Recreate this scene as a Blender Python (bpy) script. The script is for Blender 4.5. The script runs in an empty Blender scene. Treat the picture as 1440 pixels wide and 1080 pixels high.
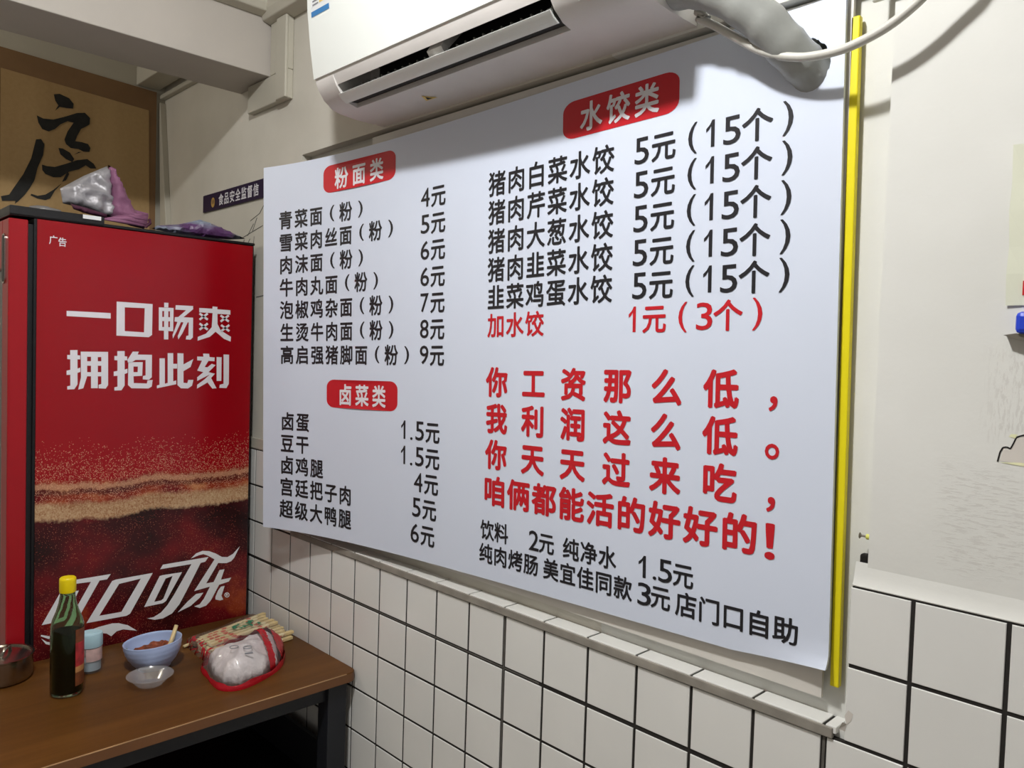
import bpy, bmesh, math, random
from mathutils import Vector, Matrix, noise
from mathutils import geometry as mgeo

SC = bpy.context.scene
COL = SC.collection
R = math.radians
U = 0.1            # one wall tile = 0.1 m; shapes below are written in tiles
Z0 = 1.003         # height of the window sill line above the floor


def W(p):
    return Vector((p[0] * U, p[1] * U, p[2] * U + Z0))


# ------------------------------------------------------------------ camera
cam = bpy.data.cameras.new('camera')
cam.sensor_fit = 'HORIZONTAL'
cam.sensor_width = 36.0
cam.lens = 36.0 * 1092.0 / 1440.0
cam.clip_start = 0.02
co = bpy.data.objects.new('camera', cam)
COL.objects.link(co)
_yaw, _pitch, _roll = 0.7927, -0.0373, -0.0317
_m = (Matrix.Rotation(_yaw, 3, 'Z') @ Matrix.Rotation(_pitch, 3, 'X') @ Matrix.Rotation(_roll, 3, 'Y'))
_right, _fwd, _up = _m.col[0], _m.col[1], _m.col[2]
_cm = Matrix((_right, _up, -_fwd)).transposed().to_4x4()
_cm.translation = W((3.1417, -9.9975, 4.8211))
co.matrix_world = _cm
SC.camera = co

# ------------------------------------------------------------------ light
w = bpy.data.worlds.new('room_air')
SC.world = w
w.use_nodes = True
w.node_tree.nodes['Background'].inputs[0].default_value = (1.0, 0.95, 0.89, 1)
w.node_tree.nodes['Background'].inputs[1].default_value = 0.21


def lamp(name, p, watts, radius, col):
    l = bpy.data.lights.new(name, 'POINT')
    l.energy = watts
    l.shadow_soft_size = radius
    l.color = col
    o = bpy.data.objects.new(name, l)
    o.location = W(p)
    COL.objects.link(o)
    return o


lamp('ceiling_bulb', (-3.5, -8.9, 16.4), 34, 0.05, (1.0, 1.0, 1.0))
_a = bpy.data.lights.new('added_down_fill', 'AREA')      # added downward fill light at the bulb, not a real fitting
_a.shape = 'DISK'
_a.size = 0.10
_a.energy = 12
_o = bpy.data.objects.new('added_down_fill', _a)
_o.location = W((-3.5, -8.9, 16.3))
COL.objects.link(_o)
lamp('ceiling_bulb', (-21.6, -15.0, 13.6), 9, 0.06, (1.0, 0.95, 0.88))

SC.view_settings.view_transform = 'Standard'
SC.view_settings.look = 'None'
SC.view_settings.exposure = 0.15
SC.view_settings.gamma = 1.0
SC.view_settings.use_curve_mapping = False


# ------------------------------------------------------------------ materials
def lin(c):
    c = c / 255.0
    return c / 12.92 if c <= 0.04045 else ((c + 0.055) / 1.055) ** 2.4


def rgb(r, g, b):
    return (lin(r), lin(g), lin(b), 1.0)


def mat(name, col, rough=0.5, metal=0.0, spec=0.5, trans=0.0, alpha=1.0, ior=1.45, var=0.0, vscale=8.0, bump=0.0, bscale=60.0, coat=0.0):
    m = bpy.data.materials.new(name)
    m.use_nodes = True
    nt = m.node_tree
    b = nt.nodes['Principled BSDF']
    b.inputs['Base Color'].default_value = col
    b.inputs['Roughness'].default_value = rough
    b.inputs['Metallic'].default_value = metal
    b.inputs['Specular IOR Level'].default_value = spec
    b.inputs['Transmission Weight'].default_value = trans
    b.inputs['IOR'].default_value = ior
    b.inputs['Alpha'].default_value = alpha
    b.inputs['Coat Weight'].default_value = coat
    tc = None
    if var or bump:
        tc = nt.nodes.new('ShaderNodeTexCoord')
    if var:
        n = nt.nodes.new('ShaderNodeTexNoise')
        n.inputs['Scale'].default_value = vscale
        n.inputs['Detail'].default_value = 5
        nt.links.new(tc.outputs['Object'], n.inputs['Vector'])
        r = nt.nodes.new('ShaderNodeValToRGB')
        r.color_ramp.elements[0].position = 0.3
        r.color_ramp.elements[1].position = 0.7
        r.color_ramp.elements[0].color = tuple(c * (1 - var) for c in col[:3]) + (1,)
        r.color_ramp.elements[1].color = tuple(min(1, c * (1 + var)) for c in col[:3]) + (1,)
        nt.links.new(n.outputs['Fac'], r.inputs['Fac'])
        nt.links.new(r.outputs['Color'], b.inputs['Base Color'])
    if bump:
        n = nt.nodes.new('ShaderNodeTexNoise')
        n.inputs['Scale'].default_value = bscale
        n.inputs['Detail'].default_value = 4
        nt.links.new(tc.outputs['Object'], n.inputs['Vector'])
        bp = nt.nodes.new('ShaderNodeBump')
        bp.inputs['Strength'].default_value = bump
        bp.inputs['Distance'].default_value = 0.01
        nt.links.new(n.outputs['Fac'], bp.inputs['Height'])
        nt.links.new(bp.outputs['Normal'], b.inputs['Normal'])
    return m


class NT:
    """small wrapper for hand-built node trees"""

    def __init__(s, m):
        s.nt = m.node_tree
        s.b = s.nt.nodes['Principled BSDF']

    def new(s, t, **kw):
        n = s.nt.nodes.new(t)
        for k, v in kw.items():
            setattr(n, k, v)
        return n

    def link(s, a, b):
        s.nt.links.new(a, b)

    def val(s, x, sock):
        if isinstance(x, (int, float)):
            sock.default_value = x
        else:
            s.link(x, sock)

    def math(s, op, a, b=0.0, c=None, clamp=False):
        n = s.new('ShaderNodeMath', operation=op, use_clamp=clamp)
        s.val(a, n.inputs[0])
        s.val(b, n.inputs[1])
        if c is not None:
            s.val(c, n.inputs[2])
        return n.outputs[0]

    def mix(s, f, a, b):
        n = s.new('ShaderNodeMix', data_type='RGBA')
        s.val(f, n.inputs[0])
        for x, i in ((a, 6), (b, 7)):
            if isinstance(x, tuple):
                n.inputs[i].default_value = x
            else:
                s.link(x, n.inputs[i])
        return n.outputs[2]

    def ramp(s, f, stops, interp='LINEAR'):
        n = s.new('ShaderNodeValToRGB')
        cr = n.color_ramp
        cr.interpolation = interp
        while len(cr.elements) < len(stops):
            cr.elements.new(0.5)
        for e, (p, c) in zip(cr.elements, stops):
            e.position = p
            e.color = c if isinstance(c, tuple) else (c, c, c, 1)
        s.val(f, n.inputs[0])
        return n.outputs[0]

    def noise(s, vec, scale, detail=4, rough=0.5):
        n = s.new('ShaderNodeTexNoise')
        n.inputs['Scale'].default_value = scale
        n.inputs['Detail'].default_value = detail
        n.inputs['Roughness'].default_value = rough
        s.link(vec, n.inputs['Vector'])
        return n.outputs['Fac']

    def mapping(s, vec, scale=(1, 1, 1), loc=(0, 0, 0), rot=(0, 0, 0)):
        n = s.new('ShaderNodeMapping')
        n.inputs['Scale'].default_value = scale
        n.inputs['Location'].default_value = loc
        n.inputs['Rotation'].default_value = rot
        s.link(vec, n.inputs['Vector'])
        return n.outputs[0]

    def obj(s):
        return s.new('ShaderNodeTexCoord').outputs['Object']


M = {}
M['ceiling'] = mat('ceiling_paint', rgb(214, 208, 196), 0.9, var=0.04)
M['floor'] = mat('floor_tile', rgb(176, 166, 154), 0.5, var=0.15, vscale=5)
M['tile'] = mat('white_glazed_tile', rgb(230, 230, 226), 0.16, spec=0.5, var=0.025, vscale=6, bump=0.02, bscale=25)
M['grout'] = mat('black_grout', rgb(36, 33, 30), 0.85, var=0.25, vscale=60)
M['grey_grout'] = mat('grey_grout', rgb(92, 89, 84), 0.85, var=0.2, vscale=60)
M['sill_trim'] = mat('grey_cement_strip', rgb(142, 137, 128), 0.6, var=0.22, vscale=20)
M['trim'] = mat('pvc_trim', rgb(190, 186, 172), 0.55, var=0.03)
M['beam'] = mat('beam_paint', rgb(188, 182, 174), 0.8, var=0.03)
M['board'] = mat('menu_foam_board', rgb(217, 225, 241), 0.42, spec=0.35, var=0.012, vscale=3)
M['board_back'] = mat('old_white_board', rgb(222, 218, 210), 0.5, var=0.03)
M['ink'] = mat('black_print', rgb(30, 29, 34), 0.45)
M['red_ink'] = mat('red_print', rgb(196, 26, 38), 0.42)
M['white_ink'] = mat('white_print', rgb(232, 230, 236), 0.42)
M['yellow'] = mat('yellow_plastic', rgb(238, 222, 24), 0.4)
M['ac_white'] = mat('ac_white_plastic', rgb(244, 248, 244), 0.22, spec=0.5)
M['ac_pan'] = mat('ac_dull_white_plastic', rgb(226, 222, 218), 0.5, var=0.04, vscale=10)
M['ac_dark'] = mat('ac_dark_cavity', rgb(34, 34, 32), 0.7, var=0.2, vscale=40)
M['ac_grey'] = mat('ac_grey_plastic', rgb(120, 118, 112), 0.5, var=0.2, vscale=40)
M['black_glass'] = mat('black_display', rgb(12, 10, 14), 0.1)
M['label_blue'] = mat('label_blue', rgb(58, 128, 190), 0.4)
M['label_white'] = mat('label_white', rgb(236, 238, 240), 0.4)
M['label_grey'] = mat('label_grey', rgb(130, 132, 138), 0.5)
M['label_yellow'] = mat('label_yellow', rgb(238, 208, 120), 0.45)
M['label_cream'] = mat('label_cream', rgb(236, 232, 190), 0.45)
M['pipe'] = mat('grey_pipe_wrap', rgb(158, 160, 156), 0.4, var=0.08, vscale=14, bump=0.12, bscale=34)
M['cable'] = mat('grey_cable', rgb(200, 198, 190), 0.4)
M['dark'] = mat('dark_void', rgb(22, 18, 16), 0.9)
M['black'] = mat('black_plastic', rgb(22, 22, 25), 0.4)
M['black_metal'] = mat('black_powder_coat', rgb(30, 32, 38), 0.45, var=0.1)
M['fridge_red'] = mat('red_lacquer', rgb(158, 16, 28), 0.3, spec=0.5)
M['glass_dark'] = mat('dark_door_glass', rgb(60, 62, 66), 0.08, spec=0.6)
M['chrome'] = mat('brushed_chrome', rgb(190, 186, 178), 0.25, metal=1.0)
M['steel'] = mat('stainless_steel', rgb(176, 168, 156), 0.22, metal=1.0, var=0.06, vscale=4)
M['glass_green'] = mat('green_bottle_glass', rgb(190, 220, 180), 0.04, trans=1.0, ior=1.4)
M['soy'] = mat('soy_sauce', rgb(10, 5, 4), 0.08)
M['cap_yellow'] = mat('yellow_cap', rgb(238, 212, 0), 0.35)
M['soy_label'] = mat('soy_label_red', rgb(176, 48, 52), 0.45, var=0.35, vscale=60)
M['soy_label_gold'] = mat('soy_label_gold', rgb(196, 140, 84), 0.45, var=0.2, vscale=60)
M['soy_label_brown'] = mat('soy_label_brown', rgb(120, 66, 36), 0.45, var=0.3, vscale=60)
M['pale_blue'] = mat('pale_blue_plastic', rgb(176, 210, 222), 0.4)
M['jar_salt'] = mat('pale_seasoning', rgb(176, 200, 212), 0.8, var=0.1, vscale=60)
M['jar_label'] = mat('faded_label', rgb(206, 176, 172), 0.5, var=0.2, vscale=50)
M['bowl'] = mat('pale_blue_melamine', rgb(172, 190, 228), 0.28, var=0.02)
M['food'] = mat('chilli_mince', rgb(128, 62, 30), 0.45, var=0.55, vscale=110, bump=0.5, bscale=160)
M['herb'] = mat('wilted_green', rgb(90, 104, 60), 0.6)
M['bamboo'] = mat('bamboo', rgb(222, 200, 148), 0.55, var=0.08, vscale=40)
M['paper_cream'] = mat('cream_paper', rgb(240, 228, 182), 0.6, var=0.06, vscale=50)
M['scallion'] = mat('green_print', rgb(50, 130, 96), 0.5)
M['silver'] = mat('silver_coated_fabric', rgb(164, 162, 166), 0.42, metal=0.3, bump=0.35, bscale=45)
M['pink'] = mat('mauve_fabric', rgb(138, 90, 120), 0.65, var=0.15, vscale=20, bump=0.3, bscale=40)
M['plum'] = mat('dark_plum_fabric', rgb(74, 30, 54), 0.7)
M['grey_film'] = mat('grey_plastic_film', rgb(120, 118, 118), 0.4, var=0.15, vscale=20, bump=0.4, bscale=35)
M['navy'] = mat('navy_sign', rgb(36, 24, 58), 0.4)
M['gold'] = mat('gold_print', rgb(190, 152, 84), 0.4)
M['scroll_border'] = mat('brown_silk_border', rgb(134, 104, 72), 0.85, var=0.06, vscale=14)
M['brush_ink'] = mat('brush_ink', rgb(32, 32, 30), 0.7, var=0.3, vscale=40)
M['bag_white'] = mat('pale_bag_contents', rgb(214, 206, 206), 0.35, var=0.14, vscale=30, bump=0.5, bscale=40)
M['bag_red'] = mat('red_printed_film', rgb(176, 18, 34), 0.25, spec=0.5, bump=0.35, bscale=40)
M['paper'] = mat('notice_paper', rgb(226, 228, 208), 0.6, var=0.02)
M['blue_plastic'] = mat('blue_plastic', rgb(36, 66, 196), 0.4)
M['grey_metal'] = mat('dull_grey_metal', rgb(128, 122, 110), 0.4, metal=0.6)
M['plug_yellow'] = mat('yellow_wall_plug', rgb(214, 214, 110), 0.5)
M['scribble'] = mat('pencil_marks', rgb(92, 92, 84), 0.8)
M['exposed'] = mat('exposed_plaster', rgb(212, 206, 198), 0.8, var=0.04)
M['peel'] = mat('yellowed_paint_edge', rgb(232, 232, 190), 0.6)


def film_material(name, tint, k):
    """thin clear film: mostly see-through with a glossy sheen"""
    m = bpy.data.materials.new(name)
    m.use_nodes = True
    nt = m.node_tree
    nt.nodes.remove(nt.nodes['Principled BSDF'])
    out = nt.nodes['Material Output']
    t = nt.nodes.new('ShaderNodeBsdfTransparent')
    g = nt.nodes.new('ShaderNodeBsdfGlossy')
    g.inputs['Color'].default_value = tint
    g.inputs['Roughness'].default_value = 0.15
    d = nt.nodes.new('ShaderNodeBsdfDiffuse')
    d.inputs['Color'].default_value = tint
    a = nt.nodes.new('ShaderNodeMixShader')
    a.inputs[0].default_value = 0.6
    b = nt.nodes.new('ShaderNodeMixShader')
    b.inputs[0].default_value = k
    nt.links.new(d.outputs[0], a.inputs[1])
    nt.links.new(g.outputs[0], a.inputs[2])
    nt.links.new(t.outputs[0], b.inputs[1])
    nt.links.new(a.outputs[0], b.inputs[2])
    nt.links.new(b.outputs[0], out.inputs[0])
    return m


M['film'] = film_material('clear_film', (0.9, 0.9, 0.9, 1), 0.10)
M['clear_dish'] = film_material('clear_dish_plastic', (0.86, 0.84, 0.82, 1), 0.24)
M['jar_clear'] = film_material('clear_jar_plastic', (0.85, 0.88, 0.9, 1), 0.2)


def plaster_material():
    m = mat('painted_plaster', rgb(225, 223, 215), 0.7, spec=0.3)
    n = NT(m)
    o = n.obj()
    sep = n.new('ShaderNodeSeparateXYZ')
    n.link(o, sep.inputs[0])
    x, z = sep.outputs[0], sep.outputs[2]
    base = n.ramp(n.noise(o, 2.5, 5), [(0.3, rgb(215, 215, 209)), (0.7, rgb(229, 229, 224))])
    # yellower plaster to the left, also darkened in colour to imitate weaker light
    dim_left = n.math('LESS_THAN', x, -0.5)
    base = n.mix(dim_left, base, n.ramp(n.noise(o, 3.5, 5), [(0.3, rgb(198, 194, 182)), (0.7, rgb(214, 210, 199))]))
    # brush scrapes on the right-hand pier: fine vertical and horizontal strokes of bare grey skim
    st1 = n.noise(n.mapping(o, (300, 1, 60)), 1.0, 5, 0.65)
    st2 = n.noise(n.mapping(o, (55, 1, 330)), 1.0, 5, 0.65)
    edge = n.noise(o, 14, 4)

    def box(x0, x1, z0, z1, soft):
        a = n.math('ABSOLUTE', n.math('SUBTRACT', x, (x0 + x1) / 2))
        ax = n.math('DIVIDE', n.math('SUBTRACT', (x1 - x0) / 2, a), soft)
        b = n.math('ABSOLUTE', n.math('SUBTRACT', z, (z0 + z1) / 2))
        bz = n.math('DIVIDE', n.math('SUBTRACT', (z1 - z0) / 2, b), soft)
        k = n.math('MINIMUM', ax, bz)
        k = n.math('ADD', k, n.math('MULTIPLY', n.math('SUBTRACT', edge, 0.5), 1.6))
        return n.math('MINIMUM', n.math('MAXIMUM', k, 0.0), 1.0)
    m1 = box(0.012, 0.30, 1.245, 1.385, 0.02)
    m2 = box(0.058, 0.30, 1.40, 1.515, 0.02)
    s1 = n.ramp(st1, [(0.50, 0.0), (0.56, 1.0)])
    s2 = n.ramp(st2, [(0.50, 0.0), (0.57, 1.0)])
    f = n.math('MAXIMUM', n.math('MULTIPLY', m1, s2), n.math('MULTIPLY', m2, s1))
    f = n.math('MULTIPLY', f, 0.45)
    c = n.mix(f, base, rgb(198, 195, 189))
    # faint scuffs
    sc = n.ramp(n.noise(n.mapping(o, (30, 1, 60)), 1.0, 6, 0.7), [(0.70, 0.0), (0.76, 1.0)])
    c = n.mix(n.math('MULTIPLY', sc, 0.35), c, rgb(172, 170, 160))
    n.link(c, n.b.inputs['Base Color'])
    bp = n.new('ShaderNodeBump')
    bp.inputs['Strength'].default_value = 0.12
    bp.inputs['Distance'].default_value = 0.01
    n.link(n.math('ADD', n.math('MULTIPLY', n.noise(o, 18, 5), 1.0), f), bp.inputs['Height'])
    n.link(bp.outputs[0], n.b.inputs['Normal'])
    return m


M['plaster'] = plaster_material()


def wood_material():
    m = mat('brown_wood_laminate', rgb(96, 62, 30), 0.42, spec=0.22)
    n = NT(m)
    o = n.obj()
    g = n.noise(n.mapping(o, (26, 2.2, 26)), 1.0, 7, 0.6)
    g2 = n.noise(n.mapping(o, (7, 0.9, 7)), 1.0, 3)
    f = n.math('ADD', n.math('MULTIPLY', g, 0.6), n.math('MULTIPLY', g2, 0.4))
    c = n.ramp(f, [(0.32, rgb(74, 45, 16)), (0.5, rgb(90, 56, 21)), (0.7, rgb(108, 70, 30))])
    n.link(c, n.b.inputs['Base Color'])
    return m


M['wood'] = wood_material()
M['edge_glint'] = mat('pale_edge_glint', rgb(176, 140, 100), 0.6, var=0.3, vscale=12)  # colour of the imitated highlight along the table edge
M['wood_edge'] = mat('brown_edge_band', rgb(110, 72, 42), 0.45, var=0.08)


def scroll_material():
    m = mat('aged_scroll_paper', rgb(176, 146, 100), 0.9)
    n = NT(m)
    o = n.obj()
    a = n.noise(n.mapping(o, (1, 6, 0.6)), 1.0, 4)
    b = n.noise(o, 90, 3)
    f = n.math('ADD', n.math('MULTIPLY', a, 0.8), n.math('MULTIPLY', b, 0.2))
    n.link(n.ramp(f, [(0.35, rgb(164, 134, 90)), (0.65, rgb(186, 156, 110))]), n.b.inputs['Base Color'])
    return m


M['scroll'] = scroll_material()


def cola_material():
    """printed side panel: plain red above, a wave of foam and dark fizzing cola below (object space, metres)"""
    m = mat('printed_cola_panel', rgb(150, 10, 22), 0.24, spec=0.5)
    n = NT(m)
    o = n.obj()
    sep = n.new('ShaderNodeSeparateXYZ')
    n.link(o, sep.inputs[0])
    y, z = sep.outputs[1], sep.outputs[2]        # y: -0.27..+0.27 about the middle, z: height above floor
    wav = n.math('MULTIPLY', n.math('SUBTRACT', n.noise(n.mapping(o, (1, 7, 0)), 1.0, 3), 0.5), 0.05)
    t = n.math('SUBTRACT', n.math('ADD', z, wav), 1.065)      # 0 at the lower edge of the foam band
    slope = n.math('MULTIPLY', y, 0.0)
    t = n.math('SUBTRACT', t, slope)
    tt = n.math('ADD', n.math('MULTIPLY', t, 2.0), 0.5)          # 0.5 = lower foam edge ; 0.1 m = 0.2
    cola = n.ramp(n.noise(n.mapping(o, (1, 5, 6)), 1.0, 4), [(0.30, rgb(22, 5, 8)), (0.45, rgb(60, 11, 16)), (0.60, rgb(108, 16, 23)), (0.73, rgb(168, 74, 34))])
    base = n.ramp(tt, [(0.0, (0, 0, 0, 1)), (1.0, (1, 1, 1, 1))])
    red = rgb(150, 6, 20)
    foam = n.ramp(n.math('ADD', n.math('MULTIPLY', n.noise(o, 300, 3), 0.6), n.math('MULTIPLY', n.noise(n.mapping(o, (1, 5, 20)), 1.0, 3), 0.4)), [(0.36, rgb(150, 100, 66)), (0.5, rgb(188, 150, 112)), (0.64, rgb(206, 178, 142))])
    amber = n.ramp(n.noise(n.mapping(o, (1, 14, 30)), 1.0, 5), [(0.35, rgb(110, 18, 22)), (0.55, rgb(150, 60, 36)), (0.7, rgb(196, 130, 84))])
    # layers from bottom to top
    fray = n.math('MULTIPLY', n.math('SUBTRACT', n.noise(o, 140, 5), 0.5), 0.018)
    tf = n.math('ADD', t, fray)

    def step(v, a, w):
        return n.math('DIVIDE', n.math('SUBTRACT', v, a), w, clamp=True)
    c = n.mix(step(tf, -0.004, 0.010), cola, foam)
    c = n.mix(step(tf, 0.034, 0.012), c, amber)
    # thin bright line with a dark line under it
    dark = n.math('MULTIPLY', step(tf, 0.056, 0.008), n.math('SUBTRACT', 1.0, step(tf, 0.070, 0.006)))
    c = n.mix(n.math('MULTIPLY', dark, 0.7), c, rgb(70, 30, 26))
    brt = n.math('MULTIPLY', step(tf, 0.071, 0.004), n.math('SUBTRACT', 1.0, step(tf, 0.083, 0.006)))
    c = n.mix(step(tf, 0.084, 0.014), c, red)
    c = n.mix(n.math('MULTIPLY', brt, 0.55), c, rgb(206, 160, 124))
    # speckles of spray: dense at the line, thinning upward; and sparse fizz in the cola
    vor = n.new('ShaderNodeTexVoronoi')
    vor.inputs['Scale'].default_value = 480
    n.link(n.mapping(o, (0.001, 1, 1)), vor.inputs['Vector'])
    sepc = n.new('ShaderNodeSeparateColor')
    n.link(vor.outputs['Color'], sepc.inputs[0])
    dot = n.math('LESS_THAN', vor.outputs['Distance'], n.math('ADD', n.math('MULTIPLY', sepc.outputs[2], 0.42), 0.12))
    up = n.math('MULTIPLY', step(t, 0.03, 0.03), n.math('SUBTRACT', 1.0, step(t, 0.08, 0.115)))
    up = n.math('MULTIPLY', n.math('POWER', up, 1.4), 0.72)
    spray = n.math('MULTIPLY', n.math('LESS_THAN', sepc.outputs[0], up), dot)
    c = n.mix(n.math('MULTIPLY', spray, 0.8), c, rgb(226, 170, 136))
    fz = n.math('MULTIPLY', n.math('LESS_THAN', sepc.outputs[1], n.math('MULTIPLY', n.math('SUBTRACT', 1.0, step(t, -0.02, 0.02)), n.ramp(n.noise(n.mapping(o, (1, 6, 6), (3, 1, 2)), 1.0, 3), [(0.4, 0.10), (0.65, 0.5)]))), dot)
    c = n.mix(n.math('MULTIPLY', fz, 0.4), c, rgb(206, 110, 84))
    n.link(c, n.b.inputs['Base Color'])
    return m


M['cola'] = cola_material()


def packet_material():
    m = mat('blue_printed_packet', rgb(80, 100, 150), 0.35, bump=0.3, bscale=30)
    n = NT(m)
    o = n.obj()
    f = n.noise(n.mapping(o, (6, 5, 14)), 1.0, 3)
    n.link(n.ramp(f, [(0.36, rgb(58, 70, 122)), (0.47, rgb(96, 112, 164)), (0.55, rgb(140, 150, 166)), (0.64, rgb(92, 58, 104))]), n.b.inputs['Base Color'])
    return m


M['packet'] = packet_material()


def sleeve_material():
    m = mat('printed_chopstick_sleeve', rgb(238, 226, 184), 0.6)
    n = NT(m)
    o = n.obj()
    v = n.new('ShaderNodeTexVoronoi')
    v.inputs['Scale'].default_value = 55
    n.link(n.mapping(o, (1.4, 1, 1.4)), v.inputs['Vector'])
    sc = n.new('ShaderNodeSeparateColor')
    n.link(v.outputs['Color'], sc.inputs[0])
    k = n.math('MULTIPLY', n.math('LESS_THAN', sc.outputs[0], 0.42), n.math('LESS_THAN', v.outputs['Distance'], 0.42))
    c = n.mix(n.math('MULTIPLY', k, 0.85), n.ramp(n.noise(n.mapping(o, (30, 3, 30)), 1.0, 2), [(0.4, rgb(206, 186, 136)), (0.55, rgb(242, 232, 196))]), rgb(196, 66, 54))
    n.link(c, n.b.inputs['Base Color'])
    return m


M['sleeve'] = sleeve_material()

# ------------------------------------------------------------------ mesh building
ORG = {}


class MB:
    def __init__(s):
        s.v, s.f, s.mi, s.cur = [], [], [], 0

    def add(s, verts, faces):
        k = len(s.v)
        s.v.extend(tuple(p) for p in verts)
        for f in faces:
            s.f.append([i + k for i in f])
            s.mi.append(s.cur)
        return s

    def box(s, x0, y0, z0, x1, y1, z1):
        x0, x1 = min(x0, x1), max(x0, x1)
        y0, y1 = min(y0, y1), max(y0, y1)
        z0, z1 = min(z0, z1), max(z0, z1)
        return s.add([(x0, y0, z0), (x1, y0, z0), (x1, y1, z0), (x0, y1, z0), (x0, y0, z1), (x1, y0, z1), (x1, y1, z1), (x0, y1, z1)],
                     [(0, 3, 2, 1), (4, 5, 6, 7), (0, 1, 5, 4), (1, 2, 6, 5), (2, 3, 7, 6), (3, 0, 4, 7)])

    def prism(s, prof, axis, a, b, caps=True):
        """prof: 2-D loop in the two other axes, extruded along axis"""
        def mk(p, t):
            return {0: (t, p[0], p[1]), 1: (p[0], t, p[1]), 2: (p[0], p[1], t)}[axis]
        n = len(prof)
        vs = [mk(p, a) for p in prof] + [mk(p, b) for p in prof]
        fs = [(i, (i + 1) % n, n + (i + 1) % n, n + i) for i in range(n)]
        if caps:
            fs += [tuple(range(n))[::-1], tuple(range(n, 2 * n))]
        return s.add(vs, fs)

    def sheet(s, prof, axis, a, b):
        """open profile extruded along axis, one face deep"""
        def mk(p, t):
            return {0: (t, p[0], p[1]), 1: (p[0], t, p[1]), 2: (p[0], p[1], t)}[axis]
        n = len(prof)
        return s.add([mk(p, a) for p in prof] + [mk(p, b) for p in prof], [(i, i + 1, n + i + 1, n + i) for i in range(n - 1)])

    def tube(s, pts, r, n=10, caps=True):
        pts = [Vector(p) for p in pts]
        rr = r if isinstance(r, (list, tuple)) else [r] * len(pts)
        vs, fs = [], []
        up = None
        for i, p in enumerate(pts):
            d = (pts[min(i + 1, len(pts) - 1)] - pts[max(i - 1, 0)]).normalized()
            if up is None:
                up = Vector((0, 0, 1)) if abs(d.z) < 0.9 else Vector((1, 0, 0))
            e1 = (up - d * up.dot(d)).normalized()
            up = e1
            e2 = d.cross(e1)
            for k in range(n):
                a = 2 * math.pi * k / n
                vs.append(p + (e1 * math.cos(a) + e2 * math.sin(a)) * rr[i])
        for i in range(len(pts) - 1):
            for k in range(n):
                fs.append((i * n + k, i * n + (k + 1) % n, (i + 1) * n + (k + 1) % n, (i + 1) * n + k))
        if caps:
            fs += [tuple(range(n))[::-1], tuple(range((len(pts) - 1) * n, len(pts) * n))]
        return s.add(vs, fs)

    def lathe(s, prof, c, n=40, tilt=None):
        vs, fs = [], []
        for r, z in prof:
            for k in range(n):
                a = 2 * math.pi * k / n
                p = Vector((r * math.cos(a), r * math.sin(a), z))
                if tilt is not None:
                    p = tilt @ p
                vs.append(p + Vector(c))
        m = len(prof)
        for i in range(m - 1):
            if prof[i][0] == 0 and prof[i + 1][0] == 0:
                continue
            for k in range(n):
                fs.append((i * n + k, i * n + (k + 1) % n, (i + 1) * n + (k + 1) % n, (i + 1) * n + k))
        return s.add(vs, fs)

    def build(s, name, m, parent=None, smooth=False, bevel=0.0, seg=2, auto=False, weld=False):
        me = bpy.data.meshes.new(name)
        org = ORG.get(parent.name, Vector((0, 0, 0))) if parent is not None else Vector((0, 0, 0))
        me.from_pydata([W(p) - org for p in s.v], [], s.f)
        ms = m if isinstance(m, (list, tuple)) else [m]
        for x in ms:
            me.materials.append(x)
        if len(ms) > 1:
            for p, i in zip(me.polygons, s.mi):
                p.material_index = i
        bm = bmesh.new()
        bm.from_mesh(me)
        if weld:
            bmesh.ops.remove_doubles(bm, verts=bm.verts, dist=1e-5)
        bmesh.ops.recalc_face_normals(bm, faces=bm.faces)
        bm.to_mesh(me)
        bm.free()
        if smooth:
            for p in me.polygons:
                p.use_smooth = True
        o = bpy.data.objects.new(name, me)
        COL.objects.link(o)
        if parent is not None:
            o.parent = parent
            ORG[o.name] = org
        else:
            ORG[o.name] = Vector((0, 0, 0))
        if bevel:
            b = o.modifiers.new('bevel', 'BEVEL')
            b.width = bevel * U
            b.segments = seg
            b.limit_method = 'ANGLE'
            b.angle_limit = R(35)
        if smooth and auto:
            b = o.modifiers.new('split', 'EDGE_SPLIT')
            b.split_angle = R(40)
        return o


def tag(o, label=None, cat=None, group=None, kind=None):
    if label:
        o['label'] = label
    if cat:
        o['category'] = cat
    if group:
        o['group'] = group
    if kind:
        o['kind'] = kind
    return o


def thing(name, label, cat, p, group=None):
    o = bpy.data.objects.new(name, None)
    o.empty_display_size = 0.05
    COL.objects.link(o)
    o.location = W(p)
    ORG[o.name] = W(p)
    return tag(o, label, cat, group)


def copy_tree(o, parent=None):
    c = o.copy()
    COL.objects.link(c)
    if parent is not None:
        c.parent = parent
    for ch in list(o.children):
        copy_tree(ch, c)
    return c


def flat(mb, loops, fn):
    """fill a flat outline (with holes) and place it through fn(a, b) -> point"""
    vs = [[Vector((a, b, 0)) for a, b in l] for l in loops]
    tris = mgeo.tessellate_polygon(vs)
    pts = [p for l in loops for p in l]
    mb.add([fn(a, b) for a, b in pts], tris)


# ------------------------------------------------------------------ lettering
_GL = {}


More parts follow.
